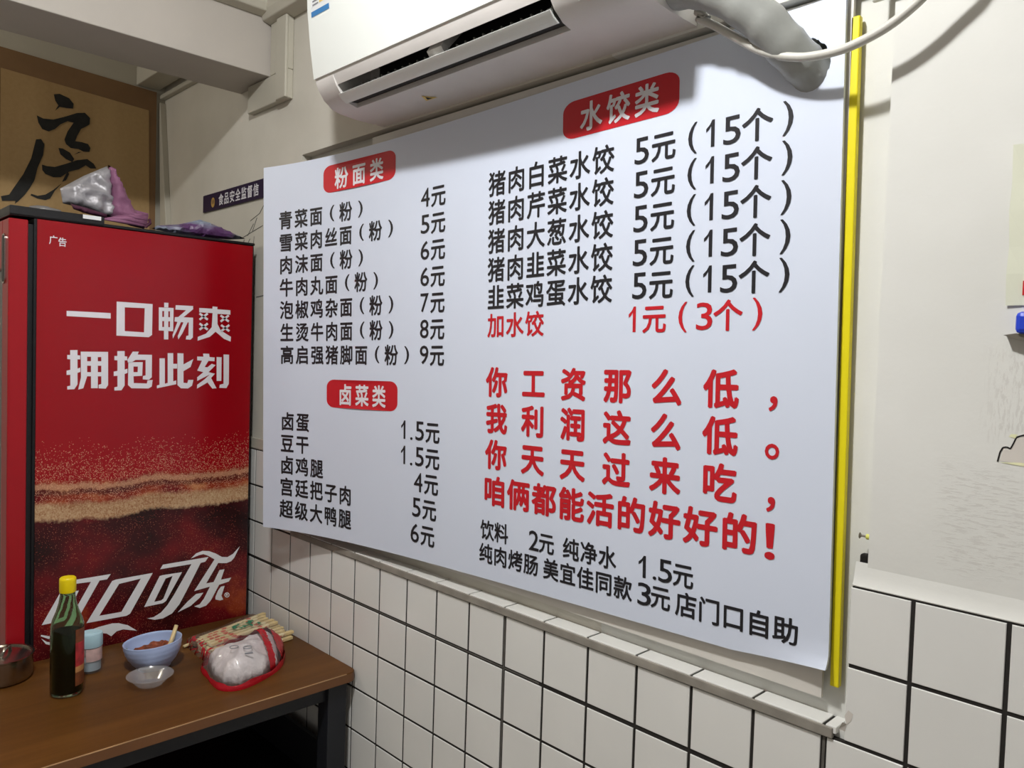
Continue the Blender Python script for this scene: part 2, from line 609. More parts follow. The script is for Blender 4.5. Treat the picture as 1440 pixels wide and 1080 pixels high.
def glyph(ch, off):
    """outline of one character from the built-in font"""
    k = (ch, off)
    if k not in _GL:
        c = bpy.data.curves.new('glyph', 'FONT')
        c.body = ch
        c.size = 1.0
        c.resolution_u = 3
        o = bpy.data.objects.new('glyph', c)
        COL.objects.link(o)
        bpy.context.view_layer.update()
        me = bpy.data.meshes.new_from_object(o.evaluated_get(bpy.context.evaluated_depsgraph_get()))
        vs, fs = [(v.co.x, v.co.y) for v in me.vertices], [list(p.vertices) for p in me.polygons]
        bpy.data.objects.remove(o)
        bpy.data.curves.remove(c)
        bpy.data.meshes.remove(me)
        _GL[k] = (vs, [tuple(f) for f in fs])
    return _GL[k]


ONE = [(.58, 0), (1, 0), (1, 1), (.70, 1), (.44, .84), (0, .70), (0, .57), (.34, .65), (.58, .77)]


def put(mb, fn, ch, cx, cy, w, h, off=0.016, fit=False):
    """one character centred at (cx, cy) of the surface fn; w, h are the em box (fit: the inked box)"""
    if ch == '1' and fit:
        flat(mb, [ONE], lambda x, y: fn(cx + (x - .5) * w, cy + (y - .5) * h))
        return
    vs, fs = glyph(ch, 0.0)
    if not vs:
        return
    if fit:
        xs, ys = [v[0] for v in vs], [v[1] for v in vs]
        mx, my, dx, dy = (min(xs) + max(xs)) / 2, (min(ys) + max(ys)) / 2, max(xs) - min(xs), max(ys) - min(ys)
    else:
        mx, my, dx, dy = 0.5, 0.38, 1.0, 1.0
    for k in range(6):                       # thicken every stroke by off: slightly shifted layers, each a hair above the last
        ox, oy = off * math.cos(math.pi * k / 3 + .5), off * math.sin(math.pi * k / 3 + .5)
        mb.add([fn(cx + (x - mx + ox) / dx * w, cy + (y - my + oy) / dy * h, .0007 * k) for x, y in vs], fs)


def inside(p, poly):
    c = False
    n = len(poly)
    for i in range(n):
        a, b = poly[i], poly[(i + 1) % n]
        if (a[1] > p[1]) != (b[1] > p[1]) and p[0] < (b[0] - a[0]) * (p[1] - a[1]) / (b[1] - a[1]) + a[0]:
            c = not c
    return c


def holed(outer_pts, hole):
    """triangulate scattered 2-D points, leaving the hole loop open"""
    pts = [Vector(p) for p in outer_pts if not inside(p, hole)]
    k = len(pts)
    pts += [Vector(p) for p in hole]
    n = len(hole)
    r = mgeo.delaunay_2d_cdt(pts, [(k + i, k + (i + 1) % n) for i in range(n)], [], 0, 1e-6)
    vs = [tuple(v) for v in r[0]]
    fs = []
    for f in r[2]:
        c = (sum(vs[i][0] for i in f) / len(f), sum(vs[i][1] for i in f) / len(f))
        if not inside(c, hole):
            fs.append(tuple(f))
    return vs, fs


def pillow(outline, org, e1, e2, nrm, depth, back=0.25, wr=0.06, step=0.12, seed=0, freq=2.2, sharp=0.5):
    """closed crumpled lump over a 2-D outline: bulges by depth on one side, by depth*back on the other.
    returns verts, faces, and the outline distance of every vertex"""
    org, e1, e2, nrm = Vector(org), Vector(e1), Vector(e2), Vector(nrm)
    xs, ys = [p[0] for p in outline], [p[1] for p in outline]
    loop = []
    n = len(outline)
    for i in range(n):
        a, b = Vector(outline[i]), Vector(outline[(i + 1) % n])
        m = max(1, int((b - a).length / step))
        loop += [tuple(a.lerp(b, t / m)) for t in range(m)]
    rnd = random.Random(seed)
    pts = []
    y = min(ys)
    while y < max(ys):
        x = min(xs)
        while x < max(xs):
            p = (x + rnd.uniform(-.2, .2) * step, y + rnd.uniform(-.2, .2) * step)
            if inside(p, outline):
                d = min((Vector(p) - Vector(q)).length for q in loop)
                if d > step * .45:
                    pts.append(p)
            x += step
        y += step
    k = len(loop)
    allp = [Vector(p) for p in loop + pts]
    r = mgeo.delaunay_2d_cdt(allp, [(i, (i + 1) % k) for i in range(k)], [], 1, 1e-6)
    P = [tuple(v) for v in r[0]]
    tris = [tuple(f) for f in r[2]]
    dist = [min((Vector(p) - Vector(q)).length for q in loop) for p in P]
    dm = max(dist)
    vs, fs, dd = [], [], []
    top = []
    for side in (1, 0):
        idx = {}
        for i, p in enumerate(P):
            edge = dist[i] < 1e-4
            if side == 0 and edge:
                idx[i] = top[i]
                continue
            t = min(1.0, dist[i] / dm)
            h = (1 - (1 - t) ** 2) ** sharp
            q = org + e1 * p[0] + e2 * p[1]
            nz = .6 - 1.6 * abs(noise.noise(Vector((p[0] * freq + seed * 7.1, p[1] * freq, side * 5.0)))) + .5 * noise.noise(Vector((p[0] * freq * 2.6, p[1] * freq * 2.6 + seed, 3.0)))
            amt = (depth if side else -depth * back) * h + (0 if edge else wr * nz * (1 if side else .3))
            vs.append(q + nrm * amt)
            dd.append(dist[i])
            idx[i] = len(vs) - 1
        if side:
            top = [idx[i] for i in range(len(P))]
            fs += [tuple(idx[i] for i in f) for f in tris]
        else:
            fs += [tuple(idx[i] for i in f)[::-1] for f in tris]
    return vs, fs, dd


# ------------------------------------------------------------------ measured outlines
LOGO=[[[[-4.62,-0.816],[-3.712,-0.817],[-3.794,-0.933],[-3.963,-0.93],[-4.405,-1.724],[-4.502,-1.88],[-4.658,-2.01],[-4.851,-2.086],[-5.041,-2.106],[-5.202,-2.004],[-5.193,-1.974],[-5.023,-2.046],[-4.851,-1.998],[-4.698,-1.858],[-4.563,-1.668],[-4.153,-0.928],[-4.619,-0.908]]],[[[-5.185,-1.749],[-4.812,-1.069],[-4.744,-1.06],[-4.415,-1.09],[-4.68,-1.686],[-4.738,-1.74]],[[-4.969,-1.65],[-4.724,-1.173],[-4.568,-1.171],[-4.758,-1.647]]],[[[-4.243,-1.911],[-3.679,-0.993],[-3.595,-0.974],[-2.725,-0.963],[-3.253,-1.892],[-3.338,-1.927]],[[-3.96,-1.793],[-3.519,-1.095],[-3.012,-1.057],[-3.458,-1.803]]],[[[-5.192,-2.06],[-5.078,-2.163],[-4.888,-2.241],[-4.636,-2.224],[-4.301,-2.13],[-3.977,-2.065],[-3.666,-2.044],[-3.518,-2.072],[-3.303,-2.171],[-3.083,-2.36],[-3.409,-2.251],[-3.558,-2.263],[-3.684,-2.36],[-3.789,-2.267],[-3.935,-2.222],[-4.3,-2.238],[-4.636,-2.313],[-4.887,-2.318],[-5.097,-2.212]]],[[[-2.545,-0.901],[-2.478,-0.794],[-1.3,-0.785],[-1.385,-0.899],[-1.508,-0.911],[-1.859,-1.573],[-2.044,-1.9],[-2.228,-2.103],[-2.458,-2.185],[-2.663,-2.176],[-2.843,-2.101],[-2.686,-2.1],[-2.506,-2.02],[-2.348,-1.862],[-2.189,-1.63],[-1.75,-0.9]]],[[[-2.921,-1.795],[-2.554,-1.072],[-2.474,-1.063],[-1.991,-1.072],[-2.384,-1.747],[-2.464,-1.79]],[[-2.681,-1.711],[-2.404,-1.163],[-2.231,-1.13],[-2.454,-1.673],[-2.511,-1.709]]],[[[-1.765,-0.751],[-1.634,-0.638],[-1.464,-0.596],[-1.291,-0.631],[-1.114,-0.72],[-0.935,-0.844],[-0.782,-0.873],[-0.628,-0.81],[-0.436,-0.629],[-0.587,-0.918],[-0.676,-1.004],[-0.804,-1.033],[-0.945,-1.01],[-1.034,-0.99],[-1.35,-1.485],[-1.151,-1.485],[-0.993,-1.189],[-0.858,-1.192],[-0.95,-1.459],[-0.663,-1.454],[-0.73,-1.55],[-0.998,-1.588],[-1.218,-1.97],[-1.34,-2.081],[-1.512,-2.113],[-1.659,-2.04],[-1.514,-2.009],[-1.405,-1.883],[-1.249,-1.591],[-1.666,-1.63],[-1.137,-0.878],[-1.313,-0.751],[-1.438,-0.689],[-1.56,-0.699]]],[[[-2.088,-2.108],[-1.83,-1.871],[-1.616,-1.718],[-1.42,-1.719],[-1.516,-1.836],[-1.756,-2.008]]],[[[-0.946,-1.648],[-0.844,-1.647],[-0.929,-1.902],[-0.876,-2.013],[-0.965,-2.021],[-1.092,-1.97],[-1.094,-1.895],[-1.021,-1.734]]],[[[-0.703,-1.922],[-0.712,-1.887],[-0.735,-1.857],[-0.768,-1.839],[-0.802,-1.836],[-0.83,-1.85],[-0.846,-1.877],[-0.845,-1.911],[-0.828,-1.944],[-0.8,-1.969],[-0.765,-1.979],[-0.733,-1.974],[-0.711,-1.953]],[[-0.724,-1.917],[-0.73,-1.893],[-0.747,-1.871],[-0.77,-1.858],[-0.795,-1.856],[-0.815,-1.866],[-0.826,-1.885],[-0.825,-1.91],[-0.813,-1.933],[-0.793,-1.951],[-0.768,-1.959],[-0.745,-1.955],[-0.729,-1.94]]],[[[-0.803,-1.937],[-0.804,-1.866],[-0.763,-1.874],[-0.747,-1.898],[-0.768,-1.911],[-0.741,-1.949],[-0.762,-1.945],[-0.786,-1.91],[-0.785,-1.941]]]]
SLOGAN=[[[[-4.735,5.517],[-3.788,5.521],[-3.786,5.388],[-4.734,5.395]]],[[[-3.656,5.806],[-2.821,5.802],[-2.825,5.037],[-2.901,4.976],[-3.652,4.987]],[[-3.471,5.68],[-3.008,5.688],[-3.016,5.092],[-3.464,5.104]]],[[[-2.671,5.732],[-2.309,5.739],[-2.31,5.149],[-2.663,5.156]],[[-2.586,5.644],[-2.542,5.647],[-2.54,5.499],[-2.584,5.497]],[[-2.582,5.394],[-2.538,5.396],[-2.536,5.248],[-2.58,5.246]],[[-2.438,5.647],[-2.397,5.65],[-2.394,5.501],[-2.436,5.499]],[[-2.434,5.395],[-2.393,5.398],[-2.391,5.249],[-2.432,5.247]]],[[[-2.542,5.859],[-2.438,5.86],[-2.439,5.741],[-2.54,5.741]]],[[[-2.538,5.158],[-2.43,5.15],[-2.427,4.939],[-2.535,4.936]]],[[[-2.256,5.814],[-1.817,5.821],[-1.815,5.739],[-2.058,5.52],[-1.812,5.521],[-1.81,5.012],[-1.869,4.953],[-1.99,4.956],[-1.975,5.045],[-1.923,5.057],[-1.922,5.396],[-1.948,5.395],[-2.083,5.1],[-2.178,4.949],[-2.196,5.03],[-2.056,5.389],[-2.117,5.393],[-2.229,5.142],[-2.313,4.966],[-2.324,5.057],[-2.208,5.394],[-2.281,5.4],[-2.273,5.508],[-2.187,5.519],[-1.995,5.701],[-2.264,5.703]]],[[[-1.656,5.782],[-1.312,5.784],[-1.306,5.845],[-1.175,5.84],[-1.181,5.779],[-0.824,5.774],[-0.822,5.658],[-1.172,5.658],[-1.167,5.392],[-1.077,5.227],[-0.793,5.068],[-0.801,4.941],[-0.986,5.009],[-1.215,5.187],[-1.367,5.046],[-1.686,4.933],[-1.681,5.033],[-1.47,5.125],[-1.32,5.3],[-1.303,5.67],[-1.655,5.669]]],[[[-1.664,5.616],[-1.446,5.468],[-1.412,5.516],[-1.631,5.663]]],[[[-1.45,5.674],[-1.662,5.502],[-1.627,5.459],[-1.414,5.631]]],[[[-1.66,5.357],[-1.442,5.208],[-1.408,5.255],[-1.626,5.404]]],[[[-1.445,5.414],[-1.658,5.243],[-1.623,5.199],[-1.41,5.37]]],[[[-1.105,5.598],[-0.878,5.448],[-0.843,5.496],[-1.071,5.647]]],[[[-0.882,5.658],[-1.103,5.482],[-1.067,5.438],[-0.846,5.613]]],[[[-1.087,5.345],[-0.86,5.193],[-0.824,5.241],[-1.052,5.393]]],[[[-0.863,5.403],[-1.085,5.229],[-1.048,5.184],[-0.827,5.358]]],[[[-4.652,4.61],[-4.498,4.615],[-4.497,4.494],[-4.442,4.49],[-4.441,4.399],[-4.496,4.398],[-4.494,4.182],[-4.434,4.204],[-4.433,4.104],[-4.493,4.08],[-4.49,3.811],[-4.557,3.698],[-4.705,3.693],[-4.706,3.767],[-4.641,3.782],[-4.644,4.037],[-4.722,4.03],[-4.722,4.132],[-4.645,4.15],[-4.647,4.395],[-4.712,4.4],[-4.712,4.496],[-4.651,4.497]]],[[[-4.43,4.58],[-3.834,4.589],[-3.825,3.793],[-3.876,3.707],[-4.032,3.715],[-4.033,3.8],[-3.976,3.819],[-3.978,4.003],[-4.055,4.003],[-4.052,3.718],[-4.2,3.719],[-4.203,4.002],[-4.286,4.002],[-4.366,3.72],[-4.475,3.688],[-4.418,3.977]],[[-4.291,4.463],[-4.208,4.464],[-4.207,4.358],[-4.29,4.357]],[[-4.06,4.461],[-3.984,4.463],[-3.982,4.362],[-4.059,4.361]],[[-4.289,4.251],[-4.206,4.252],[-4.204,4.1],[-4.287,4.099]],[[-4.057,4.254],[-3.981,4.255],[-3.98,4.101],[-4.056,4.101]]],[[[-3.627,4.613],[-3.461,4.618],[-3.459,4.493],[-3.4,4.488],[-3.399,4.394],[-3.458,4.393],[-3.455,4.168],[-3.39,4.19],[-3.389,4.087],[-3.454,4.061],[-3.45,3.782],[-3.522,3.664],[-3.683,3.659],[-3.683,3.737],[-3.614,3.752],[-3.617,4.017],[-3.701,4.01],[-3.702,4.116],[-3.619,4.135],[-3.622,4.39],[-3.691,4.395],[-3.692,4.494],[-3.626,4.495]]],[[[-3.274,4.61],[-3.133,4.613],[-3.159,4.54],[-2.819,4.542],[-2.817,3.981],[-2.887,3.917],[-3.03,3.93],[-3.026,4.013],[-2.965,4.029],[-2.97,4.411],[-3.206,4.407],[-3.3,4.342],[-3.383,4.341],[-3.396,4.403]]],[[[-3.372,4.35],[-3.036,4.356],[-3.044,4.019],[-3.248,4.005],[-3.24,3.838],[-2.932,3.828],[-2.917,3.904],[-2.794,3.917],[-2.814,3.75],[-2.893,3.703],[-3.292,3.712],[-3.374,3.791]],[[-3.251,4.245],[-3.15,4.246],[-3.154,4.107],[-3.25,4.106]]],[[[-2.637,4.459],[-2.506,4.461],[-2.496,3.82],[-2.427,3.839],[-2.438,4.592],[-2.301,4.596],[-2.297,4.325],[-2.198,4.327],[-2.196,4.206],[-2.295,4.205],[-2.29,3.878],[-2.217,3.904],[-2.215,3.806],[-2.689,3.705],[-2.69,3.775],[-2.628,3.795]]],[[[-2.195,4.598],[-2.043,4.595],[-2.039,4.313],[-1.788,4.456],[-1.857,4.249],[-2.036,4.141],[-2.031,3.845],[-1.933,3.831],[-1.911,3.917],[-1.779,3.917],[-1.81,3.768],[-1.914,3.695],[-2.094,3.703],[-2.183,3.786]]],[[[-1.689,4.524],[-1.528,4.521],[-1.536,4.604],[-1.376,4.601],[-1.365,4.517],[-1.227,4.507],[-1.232,4.409],[-1.39,4.416],[-1.489,4.253],[-1.415,4.247],[-1.303,4.34],[-1.199,4.307],[-1.385,4.12],[-1.213,4.08],[-1.314,3.968],[-1.164,3.696],[-1.275,3.687],[-1.408,3.85],[-1.682,3.69],[-1.677,3.79],[-1.484,3.934],[-1.35,4.059],[-1.678,3.891],[-1.68,3.984],[-1.521,4.119],[-1.683,4.158],[-1.56,4.42],[-1.687,4.424]]],[[[-1.176,4.521],[-1.04,4.517],[-1.036,3.89],[-1.164,3.89]]],[[[-0.989,4.593],[-0.837,4.59],[-0.83,3.814],[-0.891,3.698],[-1.088,3.706],[-1.076,3.788],[-0.975,3.815]]]]
CALLI=[[[-3.275,12.362],[-3.116,12.417],[-2.853,12.349],[-2.727,12.21],[-2.739,12.061],[-2.938,12.028],[-3.112,12.019],[-3.24,11.868],[-3.147,12.059],[-3.235,12.181]],[[-3.727,11.619],[-3.558,11.564],[-3.281,11.595],[-2.935,11.772],[-2.627,11.952],[-2.403,12.011],[-2.256,11.883],[-2.263,11.684],[-2.376,11.584],[-2.51,11.48],[-2.62,11.236],[-2.672,11.068],[-2.484,11.079],[-2.302,11.058],[-2.233,10.949],[-2.263,10.819],[-2.436,10.794],[-2.571,10.845],[-2.794,10.833],[-2.927,10.926],[-2.972,11.052],[-2.887,11.323],[-2.722,11.628],[-2.89,11.638],[-3.086,11.496],[-3.236,11.318],[-3.406,11.208],[-3.577,11.241],[-3.683,11.407]],[[-3.136,10.762],[-3.014,10.772],[-2.815,10.682],[-2.693,10.511],[-2.746,10.403],[-2.923,10.466],[-3.077,10.58]],[[-3.577,10.17],[-3.44,10.148],[-3.226,10.165],[-2.922,10.32],[-2.613,10.493],[-2.32,10.585],[-2.136,10.473],[-2.056,10.339],[-2.226,10.306],[-2.364,10.379],[-2.565,10.217],[-2.831,10.094],[-3.071,9.88],[-3.266,9.844],[-3.481,9.901],[-3.567,10.004]],[[-2.831,10.021],[-2.917,9.81],[-3.026,9.742],[-2.962,9.9],[-2.876,10.086]],[[-2.481,10.775],[-2.704,10.641],[-2.571,10.756]],[[-3.013,9.72],[-3.219,9.442],[-3.347,9.18],[-3.475,9.111],[-3.687,9.125],[-3.876,9.189],[-3.855,9.239],[-3.687,9.206],[-3.476,9.279],[-3.263,9.459]],[[-3.742,10.896],[-3.608,10.935],[-3.518,10.801],[-3.549,10.461],[-3.694,10.052],[-3.775,9.657],[-3.898,9.398],[-4.021,9.188],[-4.184,8.973],[-4.285,8.863],[-4.265,8.96],[-4.607,8.905],[-4.636,9.039],[-4.428,9.12],[-4.308,9.351],[-4.066,9.793],[-3.863,10.303]]]
POSTER_IN=[[-4.637,12.783],[-0.454,12.551],[-0.352,8.461]]
HOLE=[[0.9695,0.9489],[0.9758,0.9429],[0.9821,0.9307],[0.9863,0.9175],[0.9867,0.9008],[0.9822,0.8892],[0.9729,0.8803],[0.9619,0.8804],[0.9533,0.888],[0.9458,0.9039],[0.9483,0.9243],[0.9572,0.9418]]
CABLE=[[-3.115,9.693],[-2.819,9.492],[-2.477,9.234],[-2.149,8.997],[-1.839,8.845],[-1.543,8.755],[-1.261,8.722],[-0.992,8.727],[-0.694,8.79],[-0.451,8.878],[-0.218,9.014],[-0.033,9.156],[0.183,9.323]]
# ------------------------------------------------------------------ the room
PY = 0.08                     # plaster face; tile faces stand at y = 0
NX0, NX1, NZ0, NZ1, NY = -14.95, -0.58, 0.13, 9.74, 0.345   # recess behind the menu board
XL, XR, YF, ZF, ZC = -24.2, 14.0, -30.0, -10.03, 16.8
HOLE_XZ = [(-1.62 + 0.36 * math.cos(a), 8.78 + 0.38 * math.sin(a)) for a in [2 * math.pi * i / 16 for i in range(16)]]

b = MB().box(XL - 1.5, YF, ZF - 1, XR, 1.6, ZF)
tag(b.build('floor', M['floor']), kind='structure')
b = MB().box(XL - 1.5, YF, ZC, XR, 1.6, ZC + 1)
tag(b.build('ceiling', M['ceiling']), kind='structure')
b = MB().box(XL - 1.5, YF, ZF, XL, 1.6, ZC)
tag(b.build('wall_left', M['trim']), kind='structure')

# the wall that carries the menu: plaster with a shallow recess
b = MB()
xs, zs = [XL, NX0, NX1, XR], [ZF, NZ0, NZ1, ZC]
for i in range(3):
    for j in range(3):
        if i == 1 and j == 1:
            continue
        b.add([(xs[i], PY, zs[j]), (xs[i + 1], PY, zs[j]), (xs[i + 1], PY, zs[j + 1]), (xs[i], PY, zs[j + 1])], [(0, 1, 2, 3)])
c4 = [(NX0, NZ0), (NX1, NZ0), (NX1, NZ1), (NX0, NZ1)]
for i in range(4):
    p, q = c4[i], c4[(i + 1) % 4]
    b.add([(p[0], PY, p[1]), (q[0], PY, q[1]), (q[0], NY, q[1]), (p[0], NY, p[1])], [(0, 1, 2, 3)])
grid = [(NX0 + (NX1 - NX0) * i / 24, NZ0 + (NZ1 - NZ0) * j / 16) for i in range(25) for j in range(17)]
vs, fs = holed(grid, HOLE_XZ)
b.add([(p[0], NY, p[1]) for p in vs], fs)
n = len(HOLE_XZ)
b.add([(p[0], NY, p[1]) for p in HOLE_XZ] + [(p[0], 1.5, p[1]) for p in HOLE_XZ], [(i, (i + 1) % n, n + (i + 1) % n, n + i) for i in range(n)])
b.add([(XL, 1.6, ZF), (XR, 1.6, ZF), (XR, 1.6, ZC), (XL, 1.6, ZC)], [(0, 1, 2, 3)])
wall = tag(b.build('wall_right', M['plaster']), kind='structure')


def tiles(b, c0, c1, rows, x_from=None, x_to=None):
    for r0, r1 in rows:
        for c in range(c0, c1):
            gl = 0.042 if c in (-7, -1) else 0.026
            gr = 0.042 if c + 1 in (-7, -1) else 0.026
            gt = 0.040 if r1 == -1 else 0.026
            gb = 0.040 if r0 == -1 else 0.026
            x0, x1, z0, z1 = c + gl, c + 1 - gr, r0 + gb, r1 - gt
            if x_from is not None:
                x0 = max(x0, x_from)
            if x_to is not None:
                x1 = min(x1, x_to)
            if x1 - x0 < 0.05:
                continue
            e = 0.007
            b.add([(x0, .007, z0), (x1, .007, z0), (x1, .007, z1), (x0, .007, z1), (x0 + e, 0, z0 + e), (x1 - e, 0, z0 + e), (x1 - e, 0, z1 - e), (x0 + e, 0, z1 - e),
                   (x0, .07, z0), (x1, .07, z0), (x1, .07, z1), (x0, .07, z1)],
                  [(4, 5, 6, 7), (0, 1, 5, 4), (1, 2, 6, 5), (2, 3, 7, 6), (3, 0, 4, 7), (8, 9, 1, 0), (9, 10, 2, 1), (10, 11, 3, 2), (11, 8, 0, 3)])


b = MB()
tiles(b, -24, 14, [(float(k), float(k + 1)) for k in range(-10, 0)])
tiles(b, -24, -14, [(0.0, 1.0), (1.0, 2.0)], x_to=-14.98)
tiles(b, -1, 14, [(0.0, 1.0), (1.0, 2.03)], x_from=-0.74)
b.build('tile_facing', M['tile'], wall)
b = MB()
b.box(XL, .018, ZF, XR, .075, 0.0)
b.box(XL, .018, 0, -14.98, .075, 2.0)
b.box(-0.73, .018, 0, XR, .075, 2.02)
b.build('tile_joints', M['grout'], wall)
b = MB()                                     # two wide joints are pointed in grey
b.box(-7.016, .010, -9.9, -6.984, .05, 0).box(-1.018, .010, -9.9, -.982, .05, 0)
b.box(-16, .010, -1.012, -6.1, .05, -.988)
b.build('grey_pointing', M['grey_grout'], wall)
b = MB()                                     # rounded plaster lip that runs down onto the tile tops
for x0, x1, z in ((NX1 - .15, XR, 2.03), (XL, -14.97, 2.0)):
    pr = [(PY + .01, z + .30), (.062, z + .16), (.035, z + .06), (.004, z + .012), (.01, z), (PY + .01, z)]
    b.prism(pr, 0, x0, x1)
b.build('plaster_lip', M['plaster'], wall, smooth=True, auto=True)
b = MB()
b.box(-17.6, -.02, 2.03, -14.97, .07, 2.30)
b.build('ledge_band', M['trim'], wall)

# window sill of the recess: a row of cap tiles behind a cement nosing
b = MB()
for c in range(-15, -0):
    x0, x1 = max(c + .02, NX0), min(c + .98, -0.84)
    if x1 > x0:
        b.box(x0, -.01, .06, x1, NY, .155)
b.build('sill_cap_tiles', M['tile'], wall, bevel=.01)
b = MB().box(NX0, .0, .05, -0.85, NY, .135)
b.build('sill_joints', M['grout'], wall)
b = MB().box(NX0, -.035, -.005, -0.88, .04, .135)
b.build('sill_nosing', M['sill_trim'], wall, bevel=.012)
# chipped tile corner and a broken pocket beside the recess
b = MB()
b.add([(-.745, -.004, .34), (-.70, -.006, .43), (-.64, -.004, .40), (-.66, -.003, .30), (-.71, -.006, .24)], [(0, 1, 2, 3, 4)])
b.add([(-.80, -.03, .16), (-.75, -.05, .27), (-.71, -.01, .25), (-.73, 0, .14)], [(0, 1, 2, 3)])
b.build('chipped_edge', M['exposed'], wall)
b = MB().box(-.75, .24, 2.16, -.60, .36, 2.40)
b.build('broken_pocket', M['dark'], wall, bevel=.03)

# crack and peeled paint on the pier
b = MB()
pl = [(.78, 3.79), (.80, 3.90), (.825, 3.955), (.862, 3.965), (.90, 3.95), (.925, 4.01), (.95, 4.08), (.985, 4.10), (1.06, 4.13)]
for (x0, z0), (x1, z1) in zip(pl, pl[1:]):
    d = Vector((x1 - x0, z1 - z0)).normalized() * .008
    b.add([(x0 - d.y, PY - .004, z0 + d.x), (x1 - d.y, PY - .004, z1 + d.x), (x1 + d.y, PY - .006, z1 - d.x), (x0 + d.y, PY - .006, z0 - d.x)], [(0, 1, 2, 3)])
b.build('wall_crack', M['dark'], wall)
b = MB()
b.add([(x, PY - .003, z) for x, z in [(.80, 3.80), (.83, 3.94), (.90, 3.935), (.955, 4.08), (1.30, 4.16), (1.30, 3.78)]], [(0, 1, 2, 3, 4, 5)])
b.build('exposed_plaster', M['exposed'], wall)
b = MB()
b.add([(x, PY - .006, z) for x, z in [(.80, 3.785), (1.0, 3.805), (1.3, 3.79), (1.3, 3.745), (1.0, 3.77)]], [(0, 1, 2, 3, 4)])
b.add([(x, PY - .006, z) for x, z in [(.875, 4.085), (.90, 4.115), (.96, 4.115), (.94, 4.07)]], [(0, 1, 2, 3)])
b.build('peeled_paint', M['peel'], wall)

# beam across the corner, with boxed trunking where it meets the wall
b = MB().box(-18.5, YF, 12.02, -16.5, PY, ZC)
tag(b.build('beam', M['beam'], bevel=.02), kind='structure')
b = MB()
b.box(-17.7, -.10, 11.26, -15.48, PY, 12.0)
b.box(-16.42, -.10, 12.0, -15.48, PY, 13.36)
b.box(-15.98, -.17, 11.26, -15.46, -.08, 13.36)
tag(b.build('trim_1', M['trim'], bevel=.03), kind='structure')
b = MB()
pr = [(PY, 13.32), (-.30, 13.40), (-.36, 13.62), (-.36, 14.1), (PY, 14.1)]
b.prism(pr, 0, -16.5, XR)
pr = [(-16.5, 13.50), (-16.18, 13.56), (-16.12, 13.74), (-16.12, 14.2), (-16.5, 14.2)]
b.prism(pr, 1, YF, -.2)
tag(b.build('trim_2', M['trim'], bevel=.03), kind='structure')
b = MB()
b.box(XL, -.85, 13.30, -18.45, -.12, 13.9)
b.box(XL, -.10, 13.02, -18.45, PY, 13.16)
tag(b.build('trim_3', M['trim'], bevel=.03), kind='structure')
b = MB()
b.add([(-24.19, -.12, 12.9), (-24.10, -.12, 12.9), (-23.50, -.10, 8.9), (-23.3, -.10, 6.0), (-24.0, -.12, 6.0), (-23.95, -.12, 8.9),
       (-24.19, PY, 12.9), (-24.10, PY, 12.9), (-23.50, PY, 8.9), (-23.3, PY, 6.0), (-24.0, PY, 6.0), (-23.95, PY, 8.9)],
      [(0, 1, 2, 5), (5, 2, 3, 4), (6, 11, 8, 7), (11, 10, 9, 8), (1, 7, 8, 2), (2, 8, 9, 3), (0, 5, 11, 6), (5, 4, 10, 11), (0, 6, 7, 1), (4, 3, 9, 10)])
tag(b.build('trim_4', M['trim'], bevel=.02), kind='structure')
b = MB().box(-.84, .0, 9.36, -.52, PY, 9.9)
tag(b.build('trim_5', M['plaster'], bevel=.02), kind='structure')


# ------------------------------------------------------------------ menu board
def surf(u, v, o=0.0):
    xb, xt = -14.96 + u * 13.94, -15.3 + u * 14.1
    zb, zt = .31 + u * .41, 9.3 + u * .32
    y = .1 - .88 * math.exp(-max(u, 0) * 13.9 / 2.4)
    if u > .90 and v < .04:                      # the lower free corner has curled up
        k = (u - .90) / .10 * (1 - v / .04)
        return (xb + (xt - xb) * v, y - o - .10 * k * k, zb + (zt - zb) * v + .12 * k)
    return (xb + (xt - xb) * v, y - o, zb + (zt - zb) * v)


board = thing('menu_board', 'big white menu board printed with black and red Chinese price lists', 'menu board', (-8, 0, .3))
ptsb = [(i / 60, j / 36) for i in range(61) for j in range(37)] + [(i / 60, .012) for i in range(50, 61)]
rng = random.Random(3)
hole2 = []
for i, (u, v) in enumerate(HOLE):
    q = HOLE[(i + 1) % len(HOLE)]
    for t in range(3):
        hole2.append((u + (q[0] - u) * t / 3 + rng.uniform(-.0012, .0012), v + (q[1] - v) * t / 3 + rng.uniform(-.0018, .0018)))
vs, fs = holed(ptsb, hole2)
b = MB()
b.add([surf(u, v) for u, v in vs], fs)
nb = len(vs)
b.add([surf(u, v, -.05) for u, v in vs], fs)
from collections import Counter
ec = Counter(tuple(sorted((f[i], f[(i + 1) % len(f)]))) for f in fs for i in range(len(f)))
for (i, j), k in ec.items():
    if k == 1:
        b.f.append([i, j, j + nb, i + nb])
        b.mi.append(0)
b.build('board_panel', M['board'], board, smooth=True, auto=True)


def on(o=.005):
    return lambda u, v, d=0.0: surf(u, v, o + d)


def rrect(u0, v0, u1, v1, ru, rv, n=6):
    out = []
    for cu, cv, a0 in ((u1 - ru, v1 - rv, 0), (u0 + ru, v1 - rv, 90), (u0 + ru, v0 + rv, 180), (u1 - ru, v0 + rv, 270)):
        for i in range(n + 1):
            a = R(a0 + 90 * i / n)
            out.append((cu + ru * math.cos(a), cv + rv * math.sin(a)))
    return out


